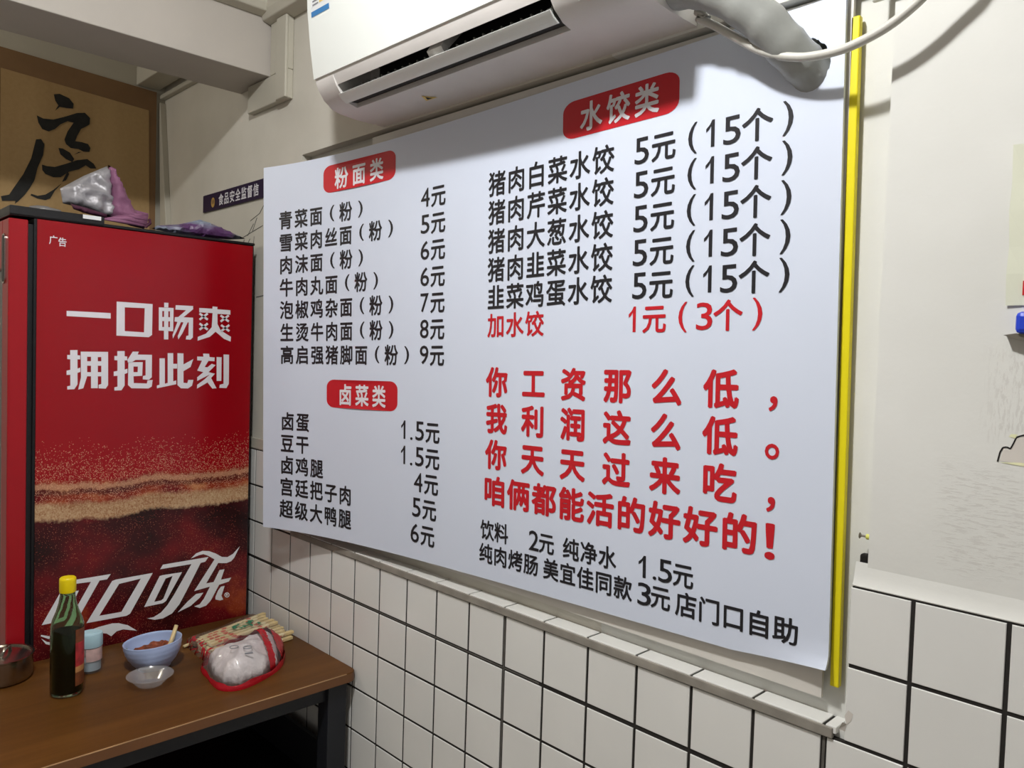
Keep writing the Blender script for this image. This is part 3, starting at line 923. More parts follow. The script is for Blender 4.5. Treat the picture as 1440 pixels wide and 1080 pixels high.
def banner(u0, v0, u1, v1, text, c0, c1, cv, label):
    b = MB()
    loop = rrect(u0, v0, u1, v1, .018, .020)
    k = 10
    ins = [(u0 + (u1 - u0) * (i + .5) / k, v0 + (v1 - v0) * (j + .5) / 4) for i in range(k) for j in range(4)]
    ins = [p for p in ins if inside(p, loop)]
    r = mgeo.delaunay_2d_cdt([Vector(p) for p in loop + ins], [(i, (i + 1) % len(loop)) for i in range(len(loop))], [], 1, 1e-6)
    b.add([surf(p[0], p[1], .004) for p in r[0]], [tuple(f) for f in r[2]])
    o = b.build('heading_banner', M['red_ink'], board)
    tag(o, label)
    b = MB()
    for i, ch in enumerate(text):
        put(b, on(.009), ch, c0 + (c1 - c0) * i / (len(text) - 1), cv, .0345, .0565, .026)
    b.build('heading_lettering', M['white_ink'], o)


banner(.1427, .9035, .3220, .9745, '粉面类', .1885, .2764, .9365, 'red heading banner reading noodles')
banner(.1530, .3435, .3302, .4160, '卤菜类', .2008, .2855, .3780, 'red heading banner reading braised dishes')
banner(.6565, .8920, .8232, .9632, '水饺类', .7010, .7810, .9270, 'red heading banner reading dumplings')

LW, LH = .0330, .0520


def run(b, text, u0, pitch, v, w=LW, h=LH, off=.022):
    for i, ch in enumerate(text):
        put(b, on(), ch, u0 + pitch * i, v, w, h, off)


def sym(b, ch, u, v, w, h, off=.01):
    put(b, on(), ch, u, v, w, h, off, fit=True)


DG = {'1': .0100, '7': .0180}


def digit(b, ch, u, v, h=.0455, off=.006, k=1.0):
    sym(b, ch, u, v, DG.get(ch, .0190) * k, h, off)


PV = [.8425, .7815, .7210, .6602, .6003, .5397, .4797]
for i, (t, d) in enumerate([('青菜面', '4'), ('雪菜肉丝面', '5'), ('肉沫面', '6'), ('牛肉丸面', '6'), ('泡椒鸡杂面', '7'), ('生烫牛肉面', '8'), ('高启强猪脚面', '9')]):
    b = MB()
    v = .8485 - .06135 * i
    u0 = .0508 + .0007 * i
    n = len(t)
    run(b, t, u0, .0370, v)
    e = u0 + .0370 * (n - 1)
    sym(b, '(', e + .0400, v + .0006, .0105, .0415, .010)
    run(b, '粉', e + .0745, .03, v - .0005)
    sym(b, ')', e + .1115, v - .001, .0105, .0415, .010)
    b.build('dish_name', M['ink'], board)
    b = MB()
    digit(b, d, .3918, PV[i], .0425)
    run(b, '元', .4207, .03, PV[i] - .0005)
    b.build('dish_price', M['ink'], board)
BV = [.2987, .2385, .1787, .1192, .0583]
for i, (t, d) in enumerate([('卤蛋', '1.5'), ('豆干', '1.5'), ('卤鸡腿', '4'), ('宫廷把子肉', '5'), ('超级大鸭腿', '6')]):
    b = MB()
    run(b, t, .0565 - .0006 * i, .0367, BV[i])
    b.build('dish_name', M['ink'], board)
    b = MB()
    v = BV[i] + .0035
    if d == '1.5':
        digit(b, '1', .3447, v, .0440)
        sym(b, '.', .3640, v - .0195, .0052, .0062, .004)
        digit(b, '5', .3832, v, .0440)
        run(b, '元', .4123, .03, v - .0005)
    else:
        digit(b, d, .3806 - .0035 * (i - 2), v, .0440)
        run(b, '元', .4100 - .0036 * (i - 2), .03, v)
    b.build('dish_price', M['ink'], board)
RV = [.8390, .7790, .7187, .6587, .6000, .5410]
for i, t in enumerate(['猪肉白菜水饺', '猪肉芹菜水饺', '猪肉大葱水饺', '猪肉韭菜水饺', '韭菜鸡蛋水饺', '加水饺']):
    b = MB()
    v = RV[i]
    if i < 5:
        run(b, t, .5412, .0358, v, .0335, .0545, .020)
        b.build('dish_name', M['ink'], board)
        b = MB()
        digit(b, '5', .7752, v, .0460)
        run(b, '元', .8040, .03, v, .0330, .0530)
        sym(b, '(', .8408, v + .001, .0103, .0520, .006)
        digit(b, '1', .8621, v + .002, .0445)
        digit(b, '5', .8871, v, .0445)
        run(b, '个', .9149, .03, v - .0005, .0345, .0540)
        sym(b, ')', .9470, v - .001, .0103, .0525, .006)
        b.build('dish_price', M['ink'], board)
    else:
        run(b, t, .5420, .0353, v, .0335, .0530)
        tag(b.build('dish_name', M['red_ink'], board), 'red dish name, last of the dumpling list')
        b = MB()
        digit(b, '1', .7660, v, .0455)
        run(b, '元', .7959, .03, v, .0330, .0530)
        sym(b, '(', .8329, v, .0103, .0510, .006)
        digit(b, '3', .8594, v, .0450)
        run(b, '个', .8869, .03, v, .0345, .0530)
        sym(b, ')', .9198, v, .0103, .0510, .006)
        tag(b.build('dish_price', M['red_ink'], board), 'red price, last of the dumpling list')
SLOGAN_LABEL = 'large red slogan character'
for t, v, p, q in (('你工资那么低', .4215, '，', .4006), ('我利润这么低', .3447, '。', .3263), ('你天天过来吃', .2680, '，', .2439), ('咱俩都能活的好好的', .1905, '！', .1860)):
    for i, ch in enumerate(t):
        b = MB()
        if len(t) == 9:
            put(b, on(), ch, .5427 + .0453 * i, v, .0425, .0650, .034)
        else:
            put(b, on(), ch, .5450 + .0672 * i, v, .0415, .0650, .034)
        tag(b.build('slogan_character', M['red_ink'], board), SLOGAN_LABEL)
    b = MB()
    w_, h_, o_ = {'，': (.0078, .0215, .020), '。': (.0140, .0228, .014), '！': (.0085, .0540, .020)}[p]
    sym(b, p, .9388, q, w_, h_, o_)
    tag(b.build('slogan_character', M['red_ink'], board), 'red slogan punctuation mark')
b = MB()
SW, SH, so = .0272, .0438, .020
v = .1045
run(b, '饮料', .5295, .0272, v + .0005, SW, SH, so)
digit(b, '2', .6166, v, .0395, .006, .9)
run(b, '元', .6386, .03, v, SW, SH, so)
b.build('drink_line', M['ink'], board)
b = MB()
run(b, '纯净水', .6793, .0283, v - .0005, SW, SH, so)
digit(b, '1', .7860, v - .0025, .0395)
sym(b, '.', .8030, .0865, .0046, .0056, .004)
digit(b, '5', .8170, v - .0020, .0395, .006, .92)
run(b, '元', .8398, .03, v - .002, SW, SH, so)
b.build('drink_line', M['ink'], board)
b = MB()
v = .0548
run(b, '纯肉烤肠', .5272, .0283, v, SW, SH, so)
run(b, '美宜佳同款', .6466, .02815, v, SW, SH, so)
digit(b, '3', .7895, v - .0015, .0395, .006, .95)
run(b, '元', .8112, .03, v, SW, SH, so)
run(b, '店门口自助', .8443, .02825, v - .0015, .0280, .0445, so)
b.build('sausage_line', M['ink'], board)

# older white board behind it, and the yellow edge strip
vs, fs = holed([(-12.0 + 10.86 * i / 20, .38 + 9.3 * j / 14) for i in range(21) for j in range(15)], HOLE_XZ)
b = MB()
b.add([(p[0], .20, p[1]) for p in vs], fs)
b.add([(p[0], .26, p[1]) for p in vs], fs)
nb = len(vs)
ec = Counter(tuple(sorted((f[i], f[(i + 1) % len(f)]))) for f in fs for i in range(len(f)))
for (i, j), k in ec.items():
    if k == 1:
        b.f.append([i, j, j + nb, i + nb])
        b.mi.append(0)
tag(b.build('backing_board', M['board_back']), 'plain white board standing in the recess behind the menu board, its lower edge showing', 'board')
b = MB()
b.add([(x + dx, y, z) for z, dx in ((.58, .135), (9.33, 0)) for x, y in ((-1.172, .20), (-1.055, .20), (-1.055, .30), (-1.172, .30))],
      [(0, 3, 2, 1), (4, 5, 6, 7), (0, 1, 5, 4), (1, 2, 6, 5), (2, 3, 7, 6), (3, 0, 4, 7)])
tag(b.build('edge_strip', M['yellow'], bevel=.015), 'tall narrow yellow plastic strip along the near edge of the menu board', 'strip')

# ------------------------------------------------------------------ air conditioner
ac = thing('air_conditioner', 'white wall-mounted air conditioner with open flap above the menu board', 'air conditioner', (-7.4, 0, 9.8))
AX0, AX1, SX0, SX1 = -11.4, -3.4, -10.75, -4.92
pan = [(PY, 9.78), (-.65, 9.775), (-1.03, 9.80)]
nose = [(-1.03, 9.80), (-1.22, 9.845), (-1.42, 9.98), (-1.55, 10.15), (-1.62, 10.30)]
front = [(-1.66, 10.36), (-1.76, 11.0), (-1.84, 11.7), (-1.86, 12.2), (-1.80, 12.6), (-1.55, 12.82), (PY, 12.85)]
b = MB()
full = pan + nose[1:] + [(-1.62, 10.40), (-1.72, 11.0), (-1.80, 11.7), (-1.82, 12.2), (-1.76, 12.58), (-1.53, 12.79), (PY, 12.8)]
b.prism(full, 0, AX0, SX0)
b.prism(full, 0, SX1, AX1)
cut = pan + [(-1.03, 9.90), (-.72, 10.15), (-.72, 10.62), (-1.15, 10.62), (-1.30, 10.40), (-1.47, 10.19), (-1.51, 10.15), (-1.64, 10.36), (-1.72, 11.0), (-1.80, 11.7), (-1.82, 12.2), (-1.76, 12.58), (-1.53, 12.79), (PY, 12.8)]
b.prism(cut, 0, SX0, SX1)
b.build('body', M['ac_pan'], ac, smooth=True, auto=True, weld=True)
b = MB()
pf = front[:-1]
inner = [(p[0] + .05, p[1]) for p in pf[::-1]]
b.prism(pf + inner, 0, AX0 - .02, AX1 + .02)
b.build('front_panel', M['ac_white'], ac, smooth=True, auto=True)
b = MB()
b.sheet([(-1.02, 9.92), (-.74, 10.17), (-.74, 10.60), (-1.14, 10.60), (-1.29, 10.41)], 0, SX0 + .35, SX1 - .02)
b.build('outlet_cavity', M['ac_dark'], ac)
b = MB()
for i in range(24):
    x = SX0 + .5 + i * (SX1 - SX0 - .7) / 23
    b.prism([(-1.22, 9.95), (-1.05, 9.94), (-.95, 10.12), (-1.28, 10.14)], 0, x, x + .03)
b.box(SX0 + .3, -1.20, 9.90, SX1 - .1, -1.17, 9.93)
b.build('air_vanes', M['ac_grey'], ac)
b = MB()
b.prism([(-1.44, 10.12), (-1.36, 10.02), (-.95, 10.5), (-1.2, 10.5)], 0, -7.95, -7.55)
b.build('centre_bracket', M['ac_pan'], ac)
b = MB()
fl = [(-1.50, 9.955), (-1.42, 9.875), (-1.30, 9.815), (-1.27, 9.835), (-1.39, 9.90), (-1.475, 9.975)]
b.prism(fl, 0, SX0 + .02, SX1 - .02)
for x in (SX0 + .1, -7.8, SX1 - .25):
    b.prism([(-1.46, 9.94), (-1.33, 9.86), (-1.18, 10.02), (-1.30, 10.1)], 0, x, x + .07)
b.build('outlet_flap', M['ac_white'], ac, smooth=True, auto=True)
MB().prism([(-1.34, 9.885), (-1.30, 9.865), (-1.02, 9.90), (-1.02, 9.93)], 0, SX0, SX1).build('slot_light_block', M['ac_dark'], ac)  # added dark strip closing the slot so light cannot leak through


def acface(y0, z0, y1, z1, x0, x1, o):
    """flat decal on the line (y0,z0)-(y1,z1), pushed outwards by o"""
    d = Vector((y1 - y0, z1 - z0)).normalized()
    nx, nz = -d.y, d.x
    if nx > 0 or (abs(nx) < .2 and nz > 0):
        nx, nz = -nx, -nz
    return [(x0, y0 + nx * o, z0 + nz * o), (x1, y0 + nx * o, z0 + nz * o), (x1, y1 + nx * o, z1 + nz * o), (x0, y1 + nx * o, z1 + nz * o)]


def fy(z):
    for (y0, z0), (y1, z1) in zip(front, front[1:]):
        if z0 <= z <= z1:
            return y0 + (y1 - y0) * (z - z0) / (z1 - z0)
    return -1.8


def fdecal(b, x0, x1, z0, z1, o):
    b.add(acface(fy(z0), z0, fy(z1), z1, x0, x1, o), [(0, 1, 2, 3)])


b = MB()
fdecal(b, -11.27, -10.60, 11.52, 11.62, .008)
fdecal(b, -11.27, -10.60, 11.62, 11.70, .006)
fdecal(b, -11.27, -10.60, 11.70, 12.2, .006)
b.mi = [0, 1, 1]
lab = b.build('energy_label', [M['label_blue'], M['label_white']], ac)
tag(lab, 'white energy label with blue footer')
b = MB()
for i in range(5):
    z = 11.72 + i * .07
    fdecal(b, -11.20, -10.98, z, z + .028, .012)
b.build('label_print', M['label_grey'], lab)
b = MB()
fdecal(b, -10.94, -10.68, 11.72, 11.95, .012)
b.build('label_patch', M['label_yellow'], lab)
b = MB()
b.add(acface(-1.55, 10.15, -1.42, 9.98, -4.42, -3.78, .006), [(0, 1, 2, 3)])
dw = b.build('display_window', M['black_glass'], ac)
b = MB()
b.add(acface(-1.57, 10.18, -1.41, 9.97, -4.45, -3.75, .003), [(0, 1, 2, 3)])
b.build('display_rim', M['ac_white'], ac)
b = MB()
b.add([(-9.20, -.45, 9.765), (-8.86, -.44, 9.765), (-9.04, -.70, 9.765)], [(0, 1, 2)])
tag(b.build('warning_sticker', M['label_yellow'], ac), 'small yellow warning triangle')
b = MB()
b.add([(-9.11, -.49, 9.760), (-8.96, -.485, 9.760), (-9.03, -.61, 9.760)], [(0, 1, 2)])
b.build('warning_print', M['ink'], ac)

# lagged pipes from the unit into the hole in the board
pp = [(-3.55, -.55, 10.10), (-3.25, -.58, 10.06), (-2.85, -.60, 9.93), (-2.45, -.55, 9.68), (-2.10, -.40, 9.36), (-1.86, -.18, 9.03), (-1.70, .08, 8.80), (-1.63, .34, 8.66), (-1.62, .9, 8.62)]
pts = []
for i in range(len(pp) - 1):
    p0, p1, p2, p3 = (Vector(pp[max(i - 1, 0)]), Vector(pp[i]), Vector(pp[i + 1]), Vector(pp[min(i + 2, len(pp) - 1)]))
    for k in range(6):
        t = k / 6
        pts.append(.5 * ((2 * p1) + (p2 - p0) * t + (2 * p0 - 5 * p1 + 4 * p2 - p3) * t * t + (3 * p1 - p0 - 3 * p2 + p3) * t ** 3))
pts.append(Vector(pp[-1]))
rad = [.272 + .006 * math.sin(i * 1.3) + (.007 if i % 5 == 0 else 0) for i in range(len(pts))]
b = MB().tube(pts, rad, 22)
tag(b.build('pipe', M['pipe'], smooth=True), 'thick grey taped pipe running from the air conditioner into a hole in the menu board', 'pipe')
# power cable
cp = [(-3.15, -.34, 9.80), (-2.98, -.34, 9.66)]
for i, (x, z) in enumerate(CABLE):
    cp.append((x, -.34, z))
pts = []
for i in range(len(cp) - 1):
    p0, p1, p2, p3 = (Vector(cp[max(i - 1, 0)]), Vector(cp[i]), Vector(cp[i + 1]), Vector(cp[min(i + 2, len(cp) - 1)]))
    for k in range(4):
        t = k / 4
        pts.append(.5 * ((2 * p1) + (p2 - p0) * t + (2 * p0 - 5 * p1 + 4 * p2 - p3) * t * t + (3 * p1 - p0 - 3 * p2 + p3) * t ** 3))
pts += [Vector(cp[-1]), Vector((.6, -.35, 9.9)), Vector((.85, -.1, 10.5)), Vector((.9, .1, 11.2))]
b = MB().tube(pts, .058, 10)
tag(b.build('power_cable', M['cable'], smooth=True), 'thin pale grey cable sagging across the pipe and the yellow strip', 'cable')

# ------------------------------------------------------------------ small things on the pier
sc = thing('screw', 'rusty screw in a yellow wall plug sticking out beside the yellow strip', 'screw', (-.6, .2, 2.65))
MB().tube([(-.575, .17, 2.65), (-.645, .17, 2.65)], .035, 10).build('wall_plug', M['plug_yellow'], sc, smooth=True, auto=True)
b = MB().tube([(-.64, .17, 2.65), (-.715, .17, 2.65)], .014, 8)
b.tube([(-.712, .17, 2.65), (-.73, .17, 2.65)], [.02, .042], 10)
b.build('screw_shank', M['grey_metal'], sc, smooth=True, auto=True)
no = thing('notice', 'pale paper notice with a curled edge on the pier at the right', 'notice', (1.4, PY, 5.5))
b = MB()
loop = [(.775, 7.33), (.78, 6.9), (.77, 6.6), (.785, 6.2), (.775, 5.9), (.78, 5.55)]
nn = len(loop)
b.add([(x, PY - .05 + .02 * (i % 2), z) for i, (x, z) in enumerate(loop)] + [(x + .16, PY - .02, z) for x, z in loop] + [(2.2, PY - .012, z) for x, z in loop],
      [(i, i + 1, nn + i + 1, nn + i) for i in range(nn - 1)] + [(nn + i, nn + i + 1, 2 * nn + i + 1, 2 * nn + i) for i in range(nn - 1)])
o = b.build('sheet', M['paper'], no)
s = o.modifiers.new('thick', 'SOLIDIFY')
s.thickness = .0006
MB().box(.935, PY - .03, 5.66, 1.25, PY - .022, 5.82).build('red_print', M['red_ink'], no)
hk = thing('wall_hook', 'blue plastic clip over a dull grey pointed plate under the paper notice', 'hook', (1.0, PY, 5.2))
MB().box(.915, -.12, 5.23, 1.2, PY, 5.47).build('clip', M['blue_plastic'], hk, bevel=.05)
b = MB()  # flat grey tapered piece below the clip
b.prism([(.80, 5.215), (.92, 5.235), (1.3, 5.215), (1.3, 5.12), (.93, 5.165)], 1, -.06, PY)
b.build('wedge', M['grey_metal'], hk)

# food-safety sign half hidden by the menu board
sg = thing('information_sign', 'dark navy sign with white characters on the wall beside the menu board', 'sign', (-18.4, .05, 8.9))
MB().box(-20.85, .03, 8.90, -16.3, PY, 9.41).build('sign_plate', M['navy'], sg)
b = MB()
for i, ch in enumerate('食品安全监督信'):
    put(b, lambda x, z, d=0.0: (x, .022 - d, z), ch, -19.56 + .372 * i, 9.155, .34, .36, .018)
b.build('sign_lettering', M['white_ink'], sg)
b = MB()
flat(b, [[(-20.12 + .13 * math.cos(a), 9.13 + .15 * math.sin(a)) for a in [2 * math.pi * i / 16 for i in range(16)]],
         [(-20.12 + .075 * math.cos(a), 9.15 + .085 * math.sin(a)) for a in [2 * math.pi * i / 16 for i in range(16)]]], lambda x, z: (x, .022, z))
b.add([(-20.15, .021, 9.02), (-20.09, .021, 9.02), (-20.09, .021, 9.25), (-20.15, .021, 9.25)], [(0, 1, 2, 3)])
b.build('emblem', M['gold'], sg)
# pencil scribbles below the sign
b = MB()
for pts in ([(-17.9, 7.95), (-17.55, 8.25)], [(-17.6, 8.05), (-17.35, 8.4)], [(-17.75, 8.35), (-17.2, 8.5), (-16.9, 8.75)], [(-18.3, 7.9), (-17.8, 8.0), (-17.0, 8.15)],
            [(-18.25, 7.6), (-18.1, 7.85)], [(-17.55, 7.55), (-17.5, 7.9)], [(-17.9, 7.7), (-17.75, 7.85)], [(-17.3, 6.2), (-16.8, 6.24), (-16.0, 6.2)]):
    b.tube([(x, PY, z) for x, z in pts], .012, 5)
b.build('wall_scribbles', M['scribble'], wall)

# ------------------------------------------------------------------ calligraphy scroll
so_ = thing('calligraphy_scroll', 'large tan hanging scroll with one bold black brush character on the far wall', 'scroll', (-24.1, -3, 5))
pb = [(-.22, 13.21), (-5.9, 13.46), (-5.9, 5.0), (-.22, 5.0)]
b = MB()
b.add([(-24.12, y, z) for y, z in pb] + [(-24.19, y, z) for y, z in pb], [(0, 1, 2, 3), (7, 6, 5, 4), (0, 4, 5, 1), (1, 5, 6, 2), (2, 6, 7, 3), (3, 7, 4, 0)])
b.build('silk_border', M['scroll_border'], so_)
b = MB()
b.add([(-24.105, y, z) for y, z in [(-.47, 12.55), (-4.66, 12.79), (-4.66, 5.6), (-.36, 5.6)]], [(0, 1, 2, 3)])
b.build('scroll_paper', M['scroll'], so_)
b = MB()
for l in CALLI:
    flat(b, [l], lambda y, z: (-24.09, y, z))
b.build('brush_character', M['brush_ink'], so_)

# ------------------------------------------------------------------ refrigerator
fr = thing('refrigerator', 'red drinks refrigerator with white slogan and cola print on its side', 'refrigerator', (-20, -3, ZF))
b = MB().box(-23.0, -5.40, ZF + .3, -16.985, -.17, 7.56)
b.build('cabinet', M['black'], fr, bevel=.02)
b = MB().box(-16.99, -5.34, ZF + .4, -16.95, -.225, 7.54)
sp = b.build('side_panel', M['cola'], fr)
b = MB()
for l in SLOGAN:
    flat(b, l, lambda y, z: (-16.944, y, z))
b.build('slogan_lettering', M['white_ink'], sp)
b = MB()
for i, (y, z) in enumerate(((-5.02, 7.11), (-4.835, 7.085))):
    put(b, lambda p, q, d=0.0: (-16.944 + d, p, q), '广告'[i], y, z, .185, .215, .014)
b.build('corner_lettering', M['white_ink'], sp)
b = MB()
for l in LOGO:
    flat(b, l, lambda y, z: (-16.942, y, z))
b.build('brand_lettering', M['label_white'], sp)
b = MB().box(-23.05, -5.88, 7.56, -16.95, -.16, 7.63)
b.box(-17.9, -5.88, 7.58, -16.93, -3.95, 7.78)
b.build('top_trim', M['black'], fr, bevel=.02)
MB().box(-17.4, -4.42, 7.685, -16.915, -4.03, 7.775).build('paper_sticker', M['label_white'], fr)
for x in (-22.6, -17.4):
    for y in (-5.0, -.6):
        MB().tube([(x, y, ZF), (x, y, ZF + .32)], .16, 12).build('foot', M['black'], fr)
b = MB()
for x0, x1, z0, z1 in ((-17.55, -16.97, -9.6, 7.50), (-23.0, -22.4, -9.6, 7.50), (-22.4, -17.55, 6.4, 7.50), (-22.4, -17.55, -9.6, -8.4)):
    b.box(x0, -5.89, z0, x1, -5.51, z1)
dr = b.build('door', M['fridge_red'], fr, bevel=.03)
MB().box(-22.42, -5.80, -8.45, -17.53, -5.74, 6.45).build('door_glass', M['glass_dark'], dr)
MB().box(-22.9, -5.52, -9.5, -17.06, -5.39, 7.42).build('door_gasket', M['black'], dr)
b = MB()
lp = [(-17.33 + .14 * math.cos(a), 6.62 + (.42 if math.sin(a) > 0 else -.42) + .14 * math.sin(a)) for a in [2 * math.pi * (i + .5) / 20 for i in range(20)]]
b.prism(lp, 1, -5.92, -5.88)
rim = b.build('handle_recess', M['chrome'], dr)
lp2 = [(-17.33 + .10 * math.cos(a), 6.62 + (.42 if math.sin(a) > 0 else -.42) + .10 * math.sin(a)) for a in [2 * math.pi * (i + .5) / 20 for i in range(20)]]
MB().prism(lp2, 1, -5.926, -5.88).build('handle_slot', M['black'], rim)

# ---- what lies on the refrigerator
um = thing('folded_umbrella', 'mauve sun umbrella with crinkled silver lining folded on top of the refrigerator', 'umbrella', (-17.8, -3.6, 7.75))
X1 = Vector((0, 1, 0))
Z1 = Vector((0, 0, 1))
NX = Vector((1, 0, 0))
vs, fs, _ = pillow([(-4.74, 8.40), (-4.25, 8.78), (-3.72, 9.12), (-3.62, 8.9), (-3.60, 8.4), (-3.55, 7.92), (-3.85, 7.90), (-4.3, 8.02), (-4.68, 8.06)], (-17.55, 0, 0), X1, Z1, NX, .16, .9, .16, .075, 5, 3.2)
MB().add(vs, fs).build('silver_lining', M['silver'], um, smooth=True)
vs, fs, _ = pillow([(-3.72, 9.14), (-3.58, 9.09), (-3.44, 8.82), (-3.30, 8.56), (-3.22, 8.36), (-3.06, 8.10), (-2.92, 7.92), (-2.80, 7.80), (-2.86, 7.70), (-3.2, 7.74), (-3.66, 7.88), (-3.64, 8.4)], (-17.5, 0, 0), X1, Z1, NX, .20, .9, .14, .07, 9, 3.0)
MB().add(vs, fs).build('canopy', M['pink'], um, smooth=True)
b = MB()
for k in range(9):                                # gathered pleats running to the tie
    a = k / 8
    p0 = Vector((-17.12 - .30 * a, -3.95 + .55 * a, 7.76 + .20 * a))
    p2 = Vector((-17.14 - .25 * a, -2.92 + .12 * a, 7.72 + .34 * a))
    p1 = (p0 + p2) / 2 + Vector((.06 * math.sin(k * 2.1), 0, .03 + .05 * math.sin(k * 1.7)))
    b.tube([p0, p1, p2], [.02, .06 + .02 * (k % 2), .03], 6)
b.build('canopy_pleats', M['pink'], um, smooth=True)
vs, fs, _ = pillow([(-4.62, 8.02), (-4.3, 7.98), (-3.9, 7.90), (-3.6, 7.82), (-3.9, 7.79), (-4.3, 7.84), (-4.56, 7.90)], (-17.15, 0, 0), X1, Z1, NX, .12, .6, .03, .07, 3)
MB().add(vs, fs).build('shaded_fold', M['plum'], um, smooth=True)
MB().tube([(-17.08, -2.98, 7.69), (-17.02, -2.88, 7.80), (-17.18, -2.84, 7.90)], .04, 6).build('tie_strap', M['plum'], um)

vs, fs, _ = pillow([(-5.4, -.0), (-4.9, .12), (-4.72, .10), (-4.66, .0), (-4.7, -.6), (-4.9, -.9), (-5.3, -.7)], (-17.6, 0, 7.81), X1, NX, Z1, .13, .0, .07, .07, 12)
tag(MB().add(vs, fs).build('plastic_film', M['grey_film'], smooth=True), 'crumpled grey plastic film on the corner of the refrigerator beside the umbrella', 'plastic film')
vs, fs, _ = pillow([(-2.76, 7.70), (-2.62, 7.80), (-2.10, 7.90), (-1.54, 8.10), (-1.20, 8.03), (-.75, 7.90), (-.30, 7.76), (-.75, 7.68), (-1.3, 7.66), (-2.1, 7.65)], (-17.25, 0, 0), X1, Z1, NX, .20, 2.2, .07, .075, 17, 2.2)
tag(MB().add(vs, fs).build('packet', M['packet']), 'crumpled blue and purple printed packet on the refrigerator top nearest the wall', 'packet')

# ------------------------------------------------------------------ table
TZ = -2.53
tb = thing('dining_table', 'brown wood-topped table on a black metal frame against the tiled wall', 'table', (-14.2, -6, ZF))


def rr2(x0, y0, x1, y1, r, n=6):
    out = []
    for cx, cy, a0 in ((x1 - r, y1 - r, 0), (x0 + r, y1 - r, 90), (x0 + r, y0 + r, 180), (x1 - r, y0 + r, 270)):
        for i in range(n + 1):
            a = R(a0 + 90 * i / n)
            out.append((cx + r * math.cos(a), cy + r * math.sin(a)))
    return out


TX0, TX1, TY0, TY1 = -16.85, -11.72, -12.0, -.03
b = MB().prism(rr2(TX0, TY0, TX1, TY1, .22), 2, TZ - .22, TZ)
b.build('table_top', M['wood'], tb, bevel=.02)
b = MB()
lp = rr2(TX0 - .004, TY0 - .004, TX1 + .004, TY1 + .004, .22)
n = len(lp)
b.add([(x, y, TZ - .215) for x, y in lp] + [(x, y, TZ - .02) for x, y in lp], [(i, (i + 1) % n, n + (i + 1) % n, n + i) for i in range(n)])
b.build('edge_band', M['wood_edge'], tb)
MB().box(TX1 - .012, TY0 + .3, TZ - .02, TX1 + .008, TY1 - .3, TZ - .004).build('edge_glint_strip', M['edge_glint'], tb)  # pale strip stands in for light catching the top edge
for x in (TX0 + .35, TX1 - .38):
    for y in (TY0 + .4, TY1 - .42):
        MB().box(x - .22, y - .24, ZF, x + .22, y + .24, TZ - .22).build('leg', M['black_metal'], tb, bevel=.02)
b = MB()
for x in (TX0 + .35, TX1 - .38):
    b.box(x - .10, TY0 + .5, TZ - .62, x + .10, TY1 - .5, TZ - .23)
for y in (TY0 + .4, TY1 - .42):
    b.box(TX0 + .4, y - .08, TZ - .62, TX1 - .5, y + .08, TZ - .23)
b.build('apron', M['black_metal'], tb)
b = MB().box(TX0 + .45, -.34, -5.45, TX1 - .5, -.24, -4.5)
b.build('end_panel', M['black_metal'], tb)
b = MB().box(TX0 + .3, TY0 + .5, -5.6, TX1 - .7, TY1 - .25, -5.45)
b.build('lower_shelf', M['black'], tb)

# ------------------------------------------------------------------ on the table
# soy sauce bottle
bc = (-14.62, -5.27, TZ)
so1 = thing('soy_sauce_bottle', 'green glass bottle of dark soy sauce with a yellow cap on the table', 'bottle', bc)
pr = [(0, .012), (.31, .012), (.345, .05), (.35, .12), (.35, 1.38), (.345, 1.50), (.315, 1.62), (.24, 1.80), (.185, 1.98), (.158, 2.15), (.152, 2.28)]
BK = .89


def slim(p):
    return [(r * BK, z * .972) for r, z in p]


MB().lathe(slim(pr + [(.135, 2.28), (.142, 2.15), (.168, 1.98), (.222, 1.80), (.297, 1.62), (.327, 1.50), (.332, 1.38), (.332, .12), (.32, .07), (0, .05)]), bc, 48).build('glass_body', M['glass_green'], so1, smooth=True)
MB().lathe(slim([(0, .055), (.318, .075), (.331, .13), (.331, 1.34), (.326, 1.36), (0, 1.365)]), bc, 48).build('soy_sauce', M['soy'], so1, smooth=True, auto=True)
MB().lathe(slim([(.168, 2.20), (.176, 2.23), (.178, 2.46), (.172, 2.50), (.15, 2.52), (0, 2.525)]), bc, 40).build('cap', M['cap_yellow'], so1, smooth=True, auto=True)


def wrap(b, r, a0, a1, z0, z1, c, n=14):
    vs = []
    for i in range(n + 1):
        a = R(a0 + (a1 - a0) * i / n)
        vs += [(c[0] + r * math.cos(a), c[1] + r * math.sin(a), c[2] + z0), (c[0] + r * math.cos(a), c[1] + r * math.sin(a), c[2] + z1)]
    return b.add(vs, [(2 * i, 2 * i + 2, 2 * i + 3, 2 * i + 1) for i in range(n)])


LA0, LA1 = 14, 112
MB_ = wrap(MB(), .3155, LA0, LA1, .62, 1.12, bc)
la = MB_.build('bottle_label', M['soy_label'], so1, smooth=True)
wrap(MB(), .3155, LA0, LA1, 1.12, 1.40, bc).build('label_top', M['soy_label_brown'], la, smooth=True)
wrap(MB(), .3155, LA0, LA1, .50, .62, bc).build('label_stripe', M['soy_label_gold'], la, smooth=True)
wrap(MB(), .3155, LA0, LA1, .22, .50, bc).build('label_foot', M['soy_label_brown'], la, smooth=True)

